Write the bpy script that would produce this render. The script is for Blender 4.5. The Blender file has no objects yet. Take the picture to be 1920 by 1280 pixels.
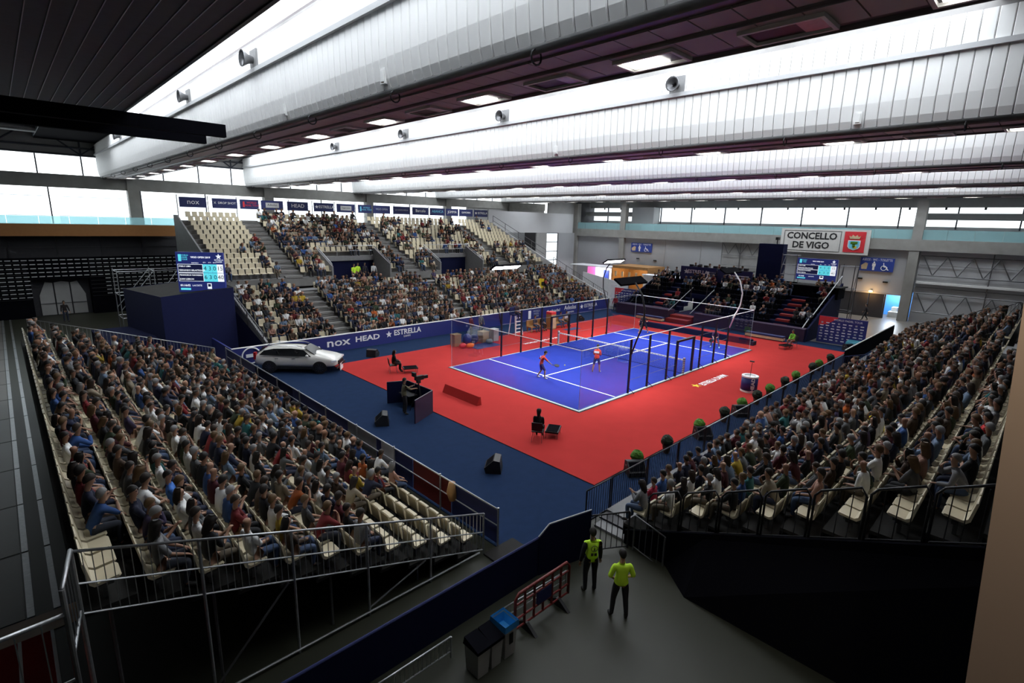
import bpy, math, random
import numpy as np
from mathutils import Vector, Matrix
random.seed(11)
scn = bpy.context.scene
COL = scn.collection
V = Vector

# ------------------------------------------------------------------ camera
CAM = V((-19.078, -14.854, 8.801))
yaw, pit, rol, FPX = math.radians(45.7503), math.radians(-12.7804), math.radians(1.44295), 982.2945
fwd = V((math.cos(yaw)*math.cos(pit), math.sin(yaw)*math.cos(pit), math.sin(pit)))
rgt = V((math.sin(yaw), -math.cos(yaw), 0)); upv = rgt.cross(fwd)
rgt, upv = rgt*math.cos(rol)+upv*math.sin(rol), upv*math.cos(rol)-rgt*math.sin(rol)
cd = bpy.data.cameras.new('camera'); cam = bpy.data.objects.new('camera', cd); COL.objects.link(cam)
cd.sensor_width = 36; cd.lens = 36*FPX/1920; cd.clip_start = .05; cd.clip_end = 300
cam.matrix_world = Matrix(((rgt.x, upv.x, -fwd.x, CAM.x), (rgt.y, upv.y, -fwd.y, CAM.y), (rgt.z, upv.z, -fwd.z, CAM.z), (0, 0, 0, 1)))
scn.camera = cam

def project(p):
    d = V(p)-CAM; z = d.dot(fwd)
    if z < .1: return None
    return 960+FPX*d.dot(rgt)/z, 640-FPX*d.dot(upv)/z, z

# ------------------------------------------------------------------ world, exposure
SKY = 8.8   # zenith radiance; the overcast sky falls to a third of it at the horizon
w = bpy.data.worlds.new('overcast_sky'); scn.world = w; w.use_nodes = True
bg = w.node_tree.nodes['Background']; bg.inputs[0].default_value = (.93, .97, 1, 1)
wn, wl = w.node_tree.nodes, w.node_tree.links       # CIE overcast sky: L = Lz (1 + 2 sin h) / 3, dull ground below the horizon
wtc = wn.new('ShaderNodeTexCoord'); wsx = wn.new('ShaderNodeSeparateXYZ'); wl.new(wtc.outputs['Generated'], wsx.inputs[0])
wmr = wn.new('ShaderNodeMapRange'); wmr.inputs[1].default_value = 0; wmr.inputs[2].default_value = 1; wmr.inputs[3].default_value = SKY/3; wmr.inputs[4].default_value = SKY
wl.new(wsx.outputs['Z'], wmr.inputs[0]); wl.new(wmr.outputs[0], bg.inputs[1])
scn.view_settings.view_transform = 'Standard'; scn.view_settings.look = 'None'
scn.view_settings.gamma = 1; scn.view_settings.exposure = 0.0; scn.view_settings.use_curve_mapping = False

# roof layout: box girders run along Y; daylight comes down the glazed strip in front of each white girder face
SOF, ROOFZ, YB, YN = 11.8, 14.75, 46.0, -17.0
FACE = [-11.7+12.2*i for i in range(5)]
STRIP = [(-14.0, -11.75)]+[(x-3.4, x-.05) for x in FACE[1:]]
SKY_Y0, SKY_Y1 = -12.6, 43.5
def portal(name, loc, sx, sy, direction):
    l = bpy.data.lights.new(name, 'AREA'); l.shape = 'RECTANGLE'; l.size = sx; l.size_y = sy; l.cycles.is_portal = True
    o = bpy.data.objects.new(name, l); COL.objects.link(o); o.location = loc
    o.rotation_euler = V(direction).to_track_quat('-Z', 'Y').to_euler(); return o
for a, b in STRIP:
    portal('skylight_portal', ((a+b)/2, (SKY_Y0+SKY_Y1)/2, ROOFZ+.35), b-a, SKY_Y1-SKY_Y0, (0, 0, -1))
portal('skylight_portal', (43.2, 12, ROOFZ+.35), 3.4, 50, (0, 0, -1))
portal('window_portal', (8, 47.6, 10.8), 76, 5.6, (0, -1, 0))
portal('window_portal', (50.6, 14, 10.0), 5.0, 50, (-1, 0, 0))

# ------------------------------------------------------------------ helpers
def _nodes(name):
    m = bpy.data.materials.new(name); m.use_nodes = True
    return m, m.node_tree.nodes, m.node_tree.links, m.node_tree.nodes['Principled BSDF']
MATS = {}
def M(name, col, rough=.6, metal=0, noise=.12, scale=5, emit=0, spec=.4, bump=0, ocol=False, acol=False, detail=4):
    """procedural material: colour (or the object's / mesh's own colour) broken up by noise"""
    m, n, l, b = _nodes(name)
    b.inputs['Roughness'].default_value = rough; b.inputs['Metallic'].default_value = metal
    b.inputs['Specular IOR Level'].default_value = spec
    tc = n.new('ShaderNodeTexCoord'); nt = n.new('ShaderNodeTexNoise'); nt.inputs['Scale'].default_value = scale; nt.inputs['Detail'].default_value = detail
    l.new(tc.outputs['Object'], nt.inputs['Vector'])
    mr = n.new('ShaderNodeMapRange'); mr.inputs[3].default_value = 1-noise; mr.inputs[4].default_value = 1+noise
    l.new(nt.outputs['Fac'], mr.inputs[0])
    mx = n.new('ShaderNodeMix'); mx.data_type = 'RGBA'; mx.blend_type = 'MULTIPLY'; mx.inputs[0].default_value = 1
    if ocol:
        oi = n.new('ShaderNodeObjectInfo'); l.new(oi.outputs['Color'], mx.inputs[6])
    elif acol:
        at = n.new('ShaderNodeAttribute'); at.attribute_name = 'Col'; l.new(at.outputs['Color'], mx.inputs[6])
    else:
        mx.inputs[6].default_value = (*col, 1)
    l.new(mr.outputs[0], mx.inputs[7]); l.new(mx.outputs[2], b.inputs['Base Color'])
    if emit:
        b.inputs['Emission Strength'].default_value = emit; b.inputs['Emission Color'].default_value = (*col, 1)
    if bump:
        bp = n.new('ShaderNodeBump'); bp.inputs['Strength'].default_value = bump; bp.inputs['Distance'].default_value = .02
        l.new(nt.outputs['Fac'], bp.inputs['Height']); l.new(bp.outputs[0], b.inputs['Normal'])
    MATS[name] = m; return m
def glassy(name, col, clear=.85, rough=.01):
    m, n, l, b = _nodes(name)
    tr = n.new('ShaderNodeBsdfTransparent'); tr.inputs[0].default_value = (*col, 1)
    gl = n.new('ShaderNodeBsdfGlossy'); gl.inputs['Roughness'].default_value = rough
    fr = n.new('ShaderNodeFresnel'); fr.inputs[0].default_value = 1.35
    mp = n.new('ShaderNodeMath'); mp.operation = 'MULTIPLY'; mp.inputs[1].default_value = 1-clear
    ad = n.new('ShaderNodeMath'); ad.operation = 'MULTIPLY'; ad.inputs[1].default_value = .22
    l.new(fr.outputs[0], ad.inputs[0])
    ms = n.new('ShaderNodeMixShader'); l.new(ad.outputs[0], ms.inputs[0]); l.new(tr.outputs[0], ms.inputs[1]); l.new(gl.outputs[0], ms.inputs[2])
    l.new(ms.outputs[0], n['Material Output'].inputs[0]); n.remove(b); n.remove(mp); MATS[name] = m; return m
def frosted(name, col, clear=.7):
    m, n, l, b = _nodes(name)
    tr = n.new('ShaderNodeBsdfTransparent'); tr.inputs[0].default_value = (*col, 1)
    tl = n.new('ShaderNodeBsdfTranslucent'); tl.inputs[0].default_value = (*col, 1)
    ms = n.new('ShaderNodeMixShader'); ms.inputs[0].default_value = 1-clear
    l.new(tr.outputs[0], ms.inputs[1]); l.new(tl.outputs[0], ms.inputs[2]); l.new(ms.outputs[0], n['Material Output'].inputs[0]); n.remove(b)
    MATS[name] = m; return m

def dist(p): return (V(p)-CAM).length
class MB:
    """collects faces in world (or local) coordinates and links them as one mesh object"""
    def __init__(s): s.v, s.f, s.m = [], [], []
    def add(s, vs, fs, mi=0):
        o = len(s.v); s.v += [tuple(x) for x in vs]; s.f += [tuple(i+o for i in f) for f in fs]; s.m += [mi]*len(fs); return s
    def box(s, x0, x1, y0, y1, z0, z1, mi=0):
        return s.add([(x0,y0,z0),(x1,y0,z0),(x1,y1,z0),(x0,y1,z0),(x0,y0,z1),(x1,y0,z1),(x1,y1,z1),(x0,y1,z1)],
                     [(3,2,1,0),(4,5,6,7),(0,1,5,4),(1,2,6,5),(2,3,7,6),(3,0,4,7)], mi)
    def obox(s, c, sx, sy, sz, rot=None, mi=0):
        vs = [V((x*sx/2, y*sy/2, z*sz/2)) for z in (-1,1) for x, y in ((-1,-1),(1,-1),(1,1),(-1,1))]
        if rot is not None: vs = [rot @ x for x in vs]
        return s.add([x+V(c) for x in vs], [(3,2,1,0),(4,5,6,7),(0,1,5,4),(1,2,6,5),(2,3,7,6),(3,0,4,7)], mi)
    def bar(s, p, q, r, n=6, r2=None, mi=0):
        p, q = V(p), V(q); d = (q-p).normalized(); a = d.orthogonal().normalized(); b = d.cross(a); r2 = r if r2 is None else r2
        vs = [p+(a*math.cos(t)+b*math.sin(t))*r for t in [2*math.pi*k/n for k in range(n)]]+[q+(a*math.cos(t)+b*math.sin(t))*r2 for t in [2*math.pi*k/n for k in range(n)]]
        return s.add(vs, [(k, (k+1)%n, n+(k+1)%n, n+k) for k in range(n)]+[tuple(range(n))[::-1], tuple(range(n, 2*n))], mi)
    def path(s, pts, r, n=6, mi=0):
        for a, b in zip(pts, pts[1:]): s.bar(a, b, r, n, mi=mi)
        return s
    def tube(s, pts, rs, n=8, mi=0):
        pts = [V(p) for p in pts]; rs = rs if isinstance(rs, (list, tuple)) else [rs]*len(pts); vs = []
        d0 = (pts[1]-pts[0]).normalized(); a = d0.orthogonal().normalized()
        for i, p in enumerate(pts):
            d = (pts[min(i+1, len(pts)-1)]-pts[max(i-1, 0)]).normalized(); a = (a-d*a.dot(d)).normalized(); b = d.cross(a)
            vs += [p+(a*math.cos(2*math.pi*k/n)+b*math.sin(2*math.pi*k/n))*rs[i] for k in range(n)]
        fs = [(i*n+k, i*n+(k+1)%n, (i+1)*n+(k+1)%n, (i+1)*n+k) for i in range(len(pts)-1) for k in range(n)]
        return s.add(vs, fs+[tuple(range(n))[::-1], tuple(range((len(pts)-1)*n, len(pts)*n))], mi)
    def lathe(s, prof, c, n=16, mi=0):
        c = V(c); vs = [c+V((r*math.cos(2*math.pi*k/n), r*math.sin(2*math.pi*k/n), z)) for r, z in prof for k in range(n)]
        fs = [(i*n+k, i*n+(k+1)%n, (i+1)*n+(k+1)%n, (i+1)*n+k) for i in range(len(prof)-1) for k in range(n)]
        return s.add(vs, fs+[tuple(range(n))[::-1], tuple(range((len(prof)-1)*n, len(prof)*n))], mi)
    def prism(s, poly, axis, a, b, mi=0):
        """polygon given in the two other axes, extruded along axis from a to b"""
        def mk(p, t): return {'x': (t, p[0], p[1]), 'y': (p[0], t, p[1]), 'z': (p[0], p[1], t)}[axis]
        n = len(poly); return s.add([mk(p, a) for p in poly]+[mk(p, b) for p in poly], [tuple(range(n))[::-1], tuple(range(n, 2*n))]+[(k, (k+1)%n, n+(k+1)%n, n+k) for k in range(n)], mi)
    def mesh(s, name, mats, smooth=False, off=None):
        me = bpy.data.meshes.new(name); vs = s.v if off is None else [(a-off[0], b-off[1], c-off[2]) for a, b, c in s.v]
        me.from_pydata(vs, [], s.f)
        for k in (mats if isinstance(mats, (list, tuple)) else [mats]): me.materials.append(MATS[k] if isinstance(k, str) else k)
        if any(s.m): me.polygons.foreach_set('material_index', s.m)
        if smooth: me.polygons.foreach_set('use_smooth', [True]*len(me.polygons))
        me.update(); return me
    def build(s, name, mats, parent=None, smooth=False, local=False, loc=None):
        off = None
        if parent is not None and not local: off = wloc(parent)
        if loc is not None: off = loc
        o = bpy.data.objects.new(name, s.mesh(name, mats, smooth, off)); COL.objects.link(o)
        if loc is not None: o.location = loc if parent is None else V(loc)-wloc(parent)
        if parent is not None: o.parent = parent
        return o
def wloc(o):
    p = V(o.location)
    while o.parent is not None: o = o.parent; p = p+V(o.location)
    return p
def tag(o, label, cat=None, group=None, kind=None):
    if label: o['label'] = label
    if cat: o['category'] = cat
    if group: o['group'] = group
    if kind: o['kind'] = kind
    return o
def T(name, label, cat, loc=(0,0,0), rz=0, group=None):
    o = bpy.data.objects.new(name, None); COL.objects.link(o); o.location = loc; o.rotation_euler = (0, 0, rz); o.empty_display_size = .2
    return tag(o, label, cat, group)
def S(o, label=None): o['kind'] = 'structure'; (label and o.__setitem__('label', label)); return o
def SE(name, label=None):
    o = bpy.data.objects.new(name, None); COL.objects.link(o); return S(o, label)
def inst(name, me, parent=None, loc=(0,0,0), rz=0, sc=1, color=None):
    o = bpy.data.objects.new(name, me); COL.objects.link(o); o.location = loc; o.rotation_euler = (0, 0, rz)
    if sc != 1: o.scale = (sc, sc, sc)
    if color is not None: o.color = (*color, 1)
    if parent is not None: o.parent = parent
    return o
def copy_tree(o, parent=None):
    c = o.copy(); COL.objects.link(c); c.parent = parent
    for ch in list(o.children): copy_tree(ch, c)
    return c
RX = {'-x': (V((0,-1,0)), V((0,0,1))), '-y': (V((1,0,0)), V((0,0,1))), 'z': (V((1,0,0)), V((0,1,0)))}
def txt(body, size, loc, face, mat, parent=None, name='lettering', ext=.006, sx=1, align='CENTER', bold=0, local=False):
    r, u = RX[face] if isinstance(face, str) else face
    c = bpy.data.curves.new(name, 'FONT'); c.body = body; c.size = size; c.extrude = ext; c.align_x = align; c.align_y = 'CENTER'; c.resolution_u = 2; c.offset = bold
    c.materials.append(MATS[mat]); o = bpy.data.objects.new(name, c); COL.objects.link(o)
    nn = r.cross(u); p = V(loc)-(wloc(parent) if parent is not None and not local else V((0,0,0)))
    o.matrix_world = Matrix(((r.x*sx, u.x, nn.x, p.x), (r.y*sx, u.y, nn.y, p.y), (r.z*sx, u.z, nn.z, p.z), (0,0,0,1)))
    if parent is not None: o.parent = parent
    return o
def on(face, loc, a, b):
    r, u = RX[face] if isinstance(face, str) else face
    return V(loc)+r*a+u*b
def star(c, R, face, mat, parent, name='star', d=.01):
    r, u = RX[face] if isinstance(face, str) else face; n = r.cross(u); mb = MB()
    pts = [V(c)+(r*math.sin(k*math.pi/5)+u*math.cos(k*math.pi/5))*(R if k%2==0 else R*.42) for k in range(10)]
    mb.add([p+n*d for p in pts]+[V(c)+n*d], [(10, (k+1)%10, k) for k in range(10)]); return mb.build(name, mat, parent)
def decal(c, face, w, h, mat, parent, name='panel', d=.008):
    r, u = RX[face] if isinstance(face, str) else face; n = r.cross(u); mb = MB()
    p = [V(c)+r*a*w/2+u*b*h/2 for a, b in ((-1,-1),(1,-1),(1,1),(-1,1))]
    mb.add([x+n*d for x in p]+[x-n*.002 for x in p], [(0,1,2,3),(7,6,5,4),(0,4,5,1),(1,5,6,2),(2,6,7,3),(3,7,4,0)]); return mb.build(name, mat, parent)
def nth(k):
    o_ = ['', 'first','second','third','fourth','fifth','sixth','seventh','eighth','ninth','tenth','eleventh','twelfth','thirteenth','fourteenth','fifteenth','sixteenth','seventeenth','eighteenth','nineteenth']
    if k < 20: return o_[k]
    return ['twentieth','thirtieth','fortieth','fiftieth','sixtieth','seventieth'][k//10-2] if k % 10 == 0 else ['twenty','thirty','forty','fifty','sixty','seventy'][k//10-2]+'-'+o_[k%10]

# ------------------------------------------------------------------ materials
M('concrete_floor', (.028,.029,.019), .45, noise=.35, scale=.35, detail=8, spec=.25)
M('hall_floor', (.15,.14,.125), .4, noise=.2, scale=.4)
M('blue_carpet', (.013,.027,.066), .95, noise=.18, scale=3, spec=.04)
M('red_carpet', (.40,.034,.031), .95, noise=.10, scale=1.2, spec=.03)
M('red_edge', (.1,.01,.012), .8)
M('court_turf', (.020,.036,.275), .9, noise=.14, scale=1.5, spec=.06)
M('line_white', (.85,.85,.85), .6, noise=.04)
M('court_edge', (.42,.50,.52), .45, noise=.1)
M('black_metal', (.012,.012,.014), .4, noise=.1)
M('black_plastic', (.012,.012,.013), .55)
M('black_cloth', (.004,.004,.006), .95, spec=.03)
M('galv', (.42,.43,.44), .38, metal=.8, noise=.25, scale=14)
M('dark_galv', (.16,.16,.165), .45, metal=.7, noise=.2, scale=14)
M('white_rail', (.82,.82,.80), .35)
M('navy', (.018,.024,.105), .7, noise=.12)
M('navy_dark', (.007,.009,.035), .9, spec=.1)
M('navy_board', (.022,.03,.17), .5, noise=.05)
M('purple_cloth', (.026,.011,.036), .85, noise=.15)
M('seat_plastic', (.56,.49,.34), .42, noise=.06)
M('seat_black', (.02,.02,.022), .5)
M('step_grey', (.17,.165,.155), .7, noise=.25, scale=2)
M('step_edge', (.4,.39,.36), .6)
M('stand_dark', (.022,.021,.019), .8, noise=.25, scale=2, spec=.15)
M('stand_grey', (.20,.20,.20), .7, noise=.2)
M('white_panel', (.88,.88,.86), .5, noise=.05, scale=1.5)
M('panel_gap', (.35,.34,.33), .8)
M('soffit', (.42,.385,.375), .5, noise=.10, scale=2)
M('soffit_edge', (.13,.11,.115), .4)
M('dark_ceiling', (.10,.118,.14), .6, noise=.15)
M('ceiling_seam', (.55,.6,.66), .4)
M('wall_grey', (.36,.37,.38), .7, noise=.06, scale=.8)
M('wall_pale', (.50,.505,.51), .7, noise=.05, scale=.8)
M('wall_dark', (.03,.03,.034), .8, noise=.2)
M('concrete', (.27,.265,.245), .8, noise=.28, scale=1.3, detail=8)
M('concrete_lt', (.32,.32,.31), .8, noise=.15, scale=1.3)
M('brown_fascia', (.30,.13,.035), .6, noise=.1)
M('window_frame', (.045,.05,.065), .5)
glassy('court_glass', (.93,.96,.97)); glassy('clear_glass', (.84,.86,.87))
frosted('skylight', (.97,.98,1))
def tinted(name, col):
    m, n, l, b = _nodes(name); tr = n.new('ShaderNodeBsdfTransparent'); tr.inputs[0].default_value = (*col, 1); df = n.new('ShaderNodeBsdfDiffuse'); df.inputs[0].default_value = (*col, 1); tl = n.new('ShaderNodeBsdfTranslucent'); tl.inputs[0].default_value = (*col, 1)
    m1 = n.new('ShaderNodeMixShader'); m1.inputs[0].default_value = .5; l.new(df.outputs[0], m1.inputs[1]); l.new(tl.outputs[0], m1.inputs[2]); m2 = n.new('ShaderNodeMixShader'); m2.inputs[0].default_value = .40; l.new(tr.outputs[0], m2.inputs[1]); l.new(m1.outputs[0], m2.inputs[2]); l.new(m2.outputs[0], n['Material Output'].inputs[0]); n.remove(b); MATS[name] = m
tinted('green_glass', (.62,.82,.84))
M('white_paint', (.80,.80,.78), .5); M('white_print', (.86,.86,.86), .6, noise=.03); M('grey_print', (.38,.40,.45), .6)
M('red_print', (.6,.03,.04), .6); M('black_print', (.02,.02,.02), .6); M('cyan_print', (.16,.55,.75), .5); M('blue_sign', (.03,.06,.30), .5)
M('beige_sign', (.60,.585,.55), .6, noise=.05); M('sign_grey', (.50,.50,.49), .6)
M('lamp_white', (1,.97,.92), .4, emit=7, noise=0); M('lamp_warm', (1,.62,.25), .4, emit=6, noise=0); M('led_white', (1,1,1), .4, emit=22, noise=0)
M('led_navy', (.022,.032,.17), .4, emit=.55, noise=0); M('led_cyan', (.10,.62,.72), .4, emit=1.0, noise=0); M('led_white_s', (.8,.85,.9), .4, emit=1.0, noise=0); M('led_dark', (.012,.015,.06), .4, emit=.5, noise=0)
M('car_paint', (.66,.645,.59), .18, noise=.02, spec=.6); M('car_glass', (.012,.013,.014), .06, noise=0, spec=.8); M('tyre', (.015,.015,.016), .8); M('rim', (.10,.10,.11), .3, metal=.7); M('tail_red', (.35,.01,.012), .25)
M('chrome', (.6,.6,.6), .2, metal=1, noise=0); M('headlight', (.75,.78,.8), .15)
M('hivis', (.55,.85,.04), .75, noise=.08); M('skin', (.5,.3,.2), .6, ocol=True, noise=.06); M('cloth', (.5,.5,.5), .85, ocol=True, noise=.15, scale=9, bump=.15); M('hair', (.03,.02,.015), .6, ocol=True, noise=.3, scale=30)
M('feature', (.05,.02,.018), .6); M('crowd', (.5,.5,.5), .85, acol=True, noise=.1)
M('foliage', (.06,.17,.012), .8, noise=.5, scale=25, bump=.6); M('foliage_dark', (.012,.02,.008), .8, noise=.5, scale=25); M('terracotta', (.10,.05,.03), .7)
M('wood', (.36,.19,.07), .5, noise=.3, scale=3); M('pale_wood', (.55,.42,.26), .5, noise=.2); M('cardboard', (.30,.17,.08), .8, noise=.15)
M('barrier_red', (.14,.012,.010), .5); M('bag_blue', (.02,.20,.48), .3, noise=.2, scale=8); M('bin_white', (.40,.39,.37), .6)
M('tan_column', (.72,.55,.42), .8, noise=.06, scale=.8); M('teal_cloth', (.05,.25,.33), .8); M('stair_red', (.17,.008,.007), .85); M('yellow', (.75,.55,.03), .8); M('orange', (.8,.16,.02), .8)
M('blue_room', (.05,.22,.6), .6, emit=.5); M('pink_wall', (.8,.18,.5), .6, emit=.35); M('booth_white', (.75,.75,.78), .6)  # blue room and pink wall emit, room lighting put into their surfaces
M('chair_metal', (.5,.5,.5), .3, metal=.9)
# ------------------------------------------------------------------ floors
S(MB().box(-32, 26, YN, YB, -.3, -.06).build('floor', 'concrete_floor'))
S(MB().box(26, 52, YN, YB, -.3, -.06).build('floor_hall', 'hall_floor'), 'pale smooth hall floor beyond the far stand')
ch = SE('trim_1', 'metal floor channels behind the back row of seats')
for xa, xb in ((-19.75, -19.62), (-19.30, -19.18)):
    for k in range(14):
        MB().box(xa, xb, -.3+3.2*k, 2.82+3.2*k, -.06, -.045).build('channel_cover', 'galv', ch)
for k in range(14):
    MB().box(-20.6, -19.78, -.3+3.2*k, 2.82+3.2*k, -.06, -.052).build('floor_plate', 'hall_floor', ch)
MB().box(-21.5, -19.35, -6, -1.1, -.06, -.05).build('red_floor', 'red_carpet', ch); MB().box(-21.5, -18.6, -1.1, -.35, -.06, -.05).build('wooden_strip', 'wood', ch)
for x in (-19.9, -19.38): MB().box(x-.03, x+.03, -6, -1.1, -.05, -.044).build('floor_line', 'white_paint', ch)
cp = S(MB().box(-10.2, 27.6, -6.25, 18.6, -.06, -.03).build('floor_carpet', 'blue_carpet'), 'dark blue carpet around the red playing area')
rm = MB().box(-5.32, 25.2, -5.0, 15.0, -.045, 0, 0).box(-5.34, 25.22, -5.02, 15.02, -.05, -.006, 1).build('red_floor_mat', ['red_carpet', 'red_edge'])
tag(rm, 'large red carpet platform surrounding the blue court', 'carpet')

# ------------------------------------------------------------------ roof
ceil = SE('ceiling', 'roof of white faced box girders with skylight strips')
PW, PZ0, PZ1 = .335, SOF+.05, ROOFZ-.2
prof = [(-.02, PZ0), (-.10, PZ0+.25), (-.15, PZ0+.7), (-.16, 13.66), (-.16, PZ1)]
def panel_mb(y0, n=1):
    mb = MB()
    for k in range(n):
        a, b = y0+k*PW+.006, y0+(k+1)*PW-.006
        vs = [(x+d, y, z) for x, z in prof for y, d in ((a, .03), (a+.02, 0), (b-.02, 0), (b, .03))]
        mb.add(vs, [(4*i+j, 4*i+4+j, 4*i+5+j, 4*i+1+j) for i in range(len(prof)-1) for j in range(3)])
    return mb
pmesh = panel_mb(0).mesh('face_panel', 'white_panel')
TW = .66
tmesh = MB().box(.42, 2.02, .012, TW-.012, SOF-.02, SOF+.05).mesh('soffit_panel', 'soffit')
dl_fr = MB().box(-.36, .36, -.62, -.56, -.05, .02).box(-.36, .36, .56, .62, -.05, .02).box(-.36, -.30, -.56, .56, -.05, .02).box(.30, .36, -.56, .56, -.05, .02).mesh('frame', 'white_paint')
dl_in = MB().box(-.30, .30, -.56, .56, 0, .02).mesh('recess', 'black_metal')
dl_lit = MB().box(-.24, .24, -.25, .5, -.025, -.005).mesh('lamp', 'lamp_white')
dl_dim = MB().box(-.24, .24, -.54, -.2, -.025, -.005).mesh('reflector', 'galv')
hook = MB().tube([V((math.cos(t)*.13, 0, math.sin(t)*.13)) for t in [k*math.pi/6 for k in range(13)]], .018, 6).mesh('hook', 'black_metal')
NP = int((YB-YN)/PW)
for i, xf in enumerate(FACE):
    bm = MB().box(xf+.02, xf+2.38, YN, YB, SOF+.02, ROOFZ+.1).build('girder', 'soffit_edge', ceil)
    for x in (xf+.06, xf+2.34):
        MB().tube([(x, YN, SOF+.06), (x, YB, SOF+.06)], .1, 10).build('edge_trim', 'soffit_edge' if x > xf+1 else 'stand_grey', bm, smooth=True)
    MB().tube([(xf+1.05, YN, SOF+.02), (xf+1.05, YB, SOF+.02)], .09, 10).build('cable_cover', 'soffit_edge', bm, smooth=True)
    MB().box(xf-.27, xf-.12, YN, YB, 13.62, 13.76).build('rib', 'wall_pale', bm)
    MB().box(xf-.005, xf+.02, YN, YB, SOF+.05, ROOFZ).build('panel_backing', 'panel_gap', bm)
    if i < 2:
        for k in range(NP): inst('face_panel', pmesh, bm, (xf, YN+k*PW, 0))
        for k in range(int((YB-YN)/TW)): inst('soffit_panel', tmesh, bm, (xf, YN+k*TW, 0))
    else:
        o = panel_mb(YN, NP); o.v = [(x+xf, y, z) for x, y, z in o.v]; o.build('face_panels', 'white_panel', bm)['kind'] = 'stuff'
        o = MB()
        for k in range(int((YB-YN)/TW)): o.box(xf+.42, xf+2.02, YN+k*TW+.012, YN+(k+1)*TW-.012, SOF-.02, SOF+.05)
        o.build('soffit_panels', 'soffit', bm)['kind'] = 'stuff'
    k = 0; y = -13.7
    while y < 44:
        d = inst('downlight', dl_fr, bm, (xf+1.72, y, SOF-.03)); inst('recess', dl_in, d)
        inst('lamp', dl_lit, d) if k % 2 == 0 else inst('reflector', dl_dim, d)
        if k % 2 == 0 and i < 3: inst('hook', hook, bm, (xf+.02, y+1.3, SOF-.1))
        k += 1; y += 2.35
    # opaque roof deck up to the skylight strip, unseen fins added above the glass to scallop the daylight
    sy1 = 37.0 if i == 0 else SKY_Y1; a, b = STRIP[i]; p = -15.8 if i == 0 else FACE[i-1]+2.36
    if i == 0: MB().box(p, b, 37.0, YB, ROOFZ-.06, ROOFZ-.02).box(p, a+.1, 9.8, 37.0, ROOFZ-.06, ROOFZ-.02).build('roof_lining', 'black_cloth', ceil)
    dk = MB().box(p, a, YN, YB, ROOFZ, ROOFZ+.25)
    dk.box(a, b+.1, YN, SKY_Y0, ROOFZ, ROOFZ+.25).box(a, b+.1, sy1, YB, ROOFZ, ROOFZ+.25).build('roof_deck', 'wall_grey', ceil)
    gl = MB().box(a, b, SKY_Y0, sy1, ROOFZ+.1, ROOFZ+.14).build('skylight', 'skylight', ceil)
    yy = SKY_Y0
    while yy <= sy1+.1:
        MB().box(a, b-.1, yy-.10, yy+.10, ROOFZ+.2, ROOFZ+.95).build('glazing_fin', 'white_panel', gl)
        yy += 5.3
MB().box(FACE[4]+2.38, 41.5, YN, YB, 12.4, ROOFZ).box(45, 52, YN, YB, 12.4, ROOFZ).box(41.5, 45, YN, -13, 12.4, ROOFZ).box(41.5, 45, 37, YB, 12.4, ROOFZ).build('roof_deck', 'wall_pale', ceil)
MB().box(41.5, 45, -13, 37, ROOFZ, ROOFZ+.04).build('skylight', 'skylight', ceil)
S(MB().box(-32, -15.8, YN, 9.8, SOF+.03, SOF+.6).build('ceiling_low', 'ceiling_seam'), 'dark slatted low ceiling above the gallery')
lowc = bpy.data.objects['ceiling_low']
smesh = MB().box(.009, .271, YN, 9.7, SOF, SOF+.04).mesh('ceiling_slat', 'dark_ceiling')
seam_me = MB().box(-.007, .007, YN, 9.7, SOF-.012, SOF+.01).mesh('ceiling_seam', 'ceiling_seam')  # pale strips whose colour stands in for light reflecting off the seams
for k in range(26): inst('ceiling_seam', seam_me, lowc, (-15.8-.28*(k+1), 0, 0))
for k in range(26): inst('ceiling_slat', smesh, lowc, (-15.8-.28*(k+1), 0, 0))
MB().box(-32, -15.8-.28*26, YN, 9.7, SOF, SOF+.04).build('ceiling_slats', 'dark_ceiling', lowc)['kind'] = 'stuff'
MB().box(-15.82, -15.75, YN, 9.8, SOF-.03, SOF+.25).build('edge_trim', 'black_metal', lowc)
MB().box(-32, -15.8, YN, YB, 16.2, 16.5).box(-15.85, -15.75, 9.8, YB, ROOFZ, 16.3).build('upper_roof', 'dark_ceiling', ceil)
MB().tube([(-32, 40.5, 14.9), (-15.9, 40.5, 14.9)], .35, 12).build('air_duct', 'dark_galv', ceil, smooth=True)
for y, xe in ((3.57, -13.62), (5.75, -13.6)):
    tag(MB().box(-31, xe, y-.12, y+.12, 11.12, 11.48).box(-24, -23.7, y-.04, y+.04, 11.48, SOF).box(-29, -28.7, y-.04, y+.04, 11.48, SOF).build('ceiling_bar', 'black_cloth'), 'nearer long black bar hung under the dark ceiling' if y < 5 else 'farther long black bar hung under the dark ceiling', 'bar', 'black bars under the ceiling')

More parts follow.
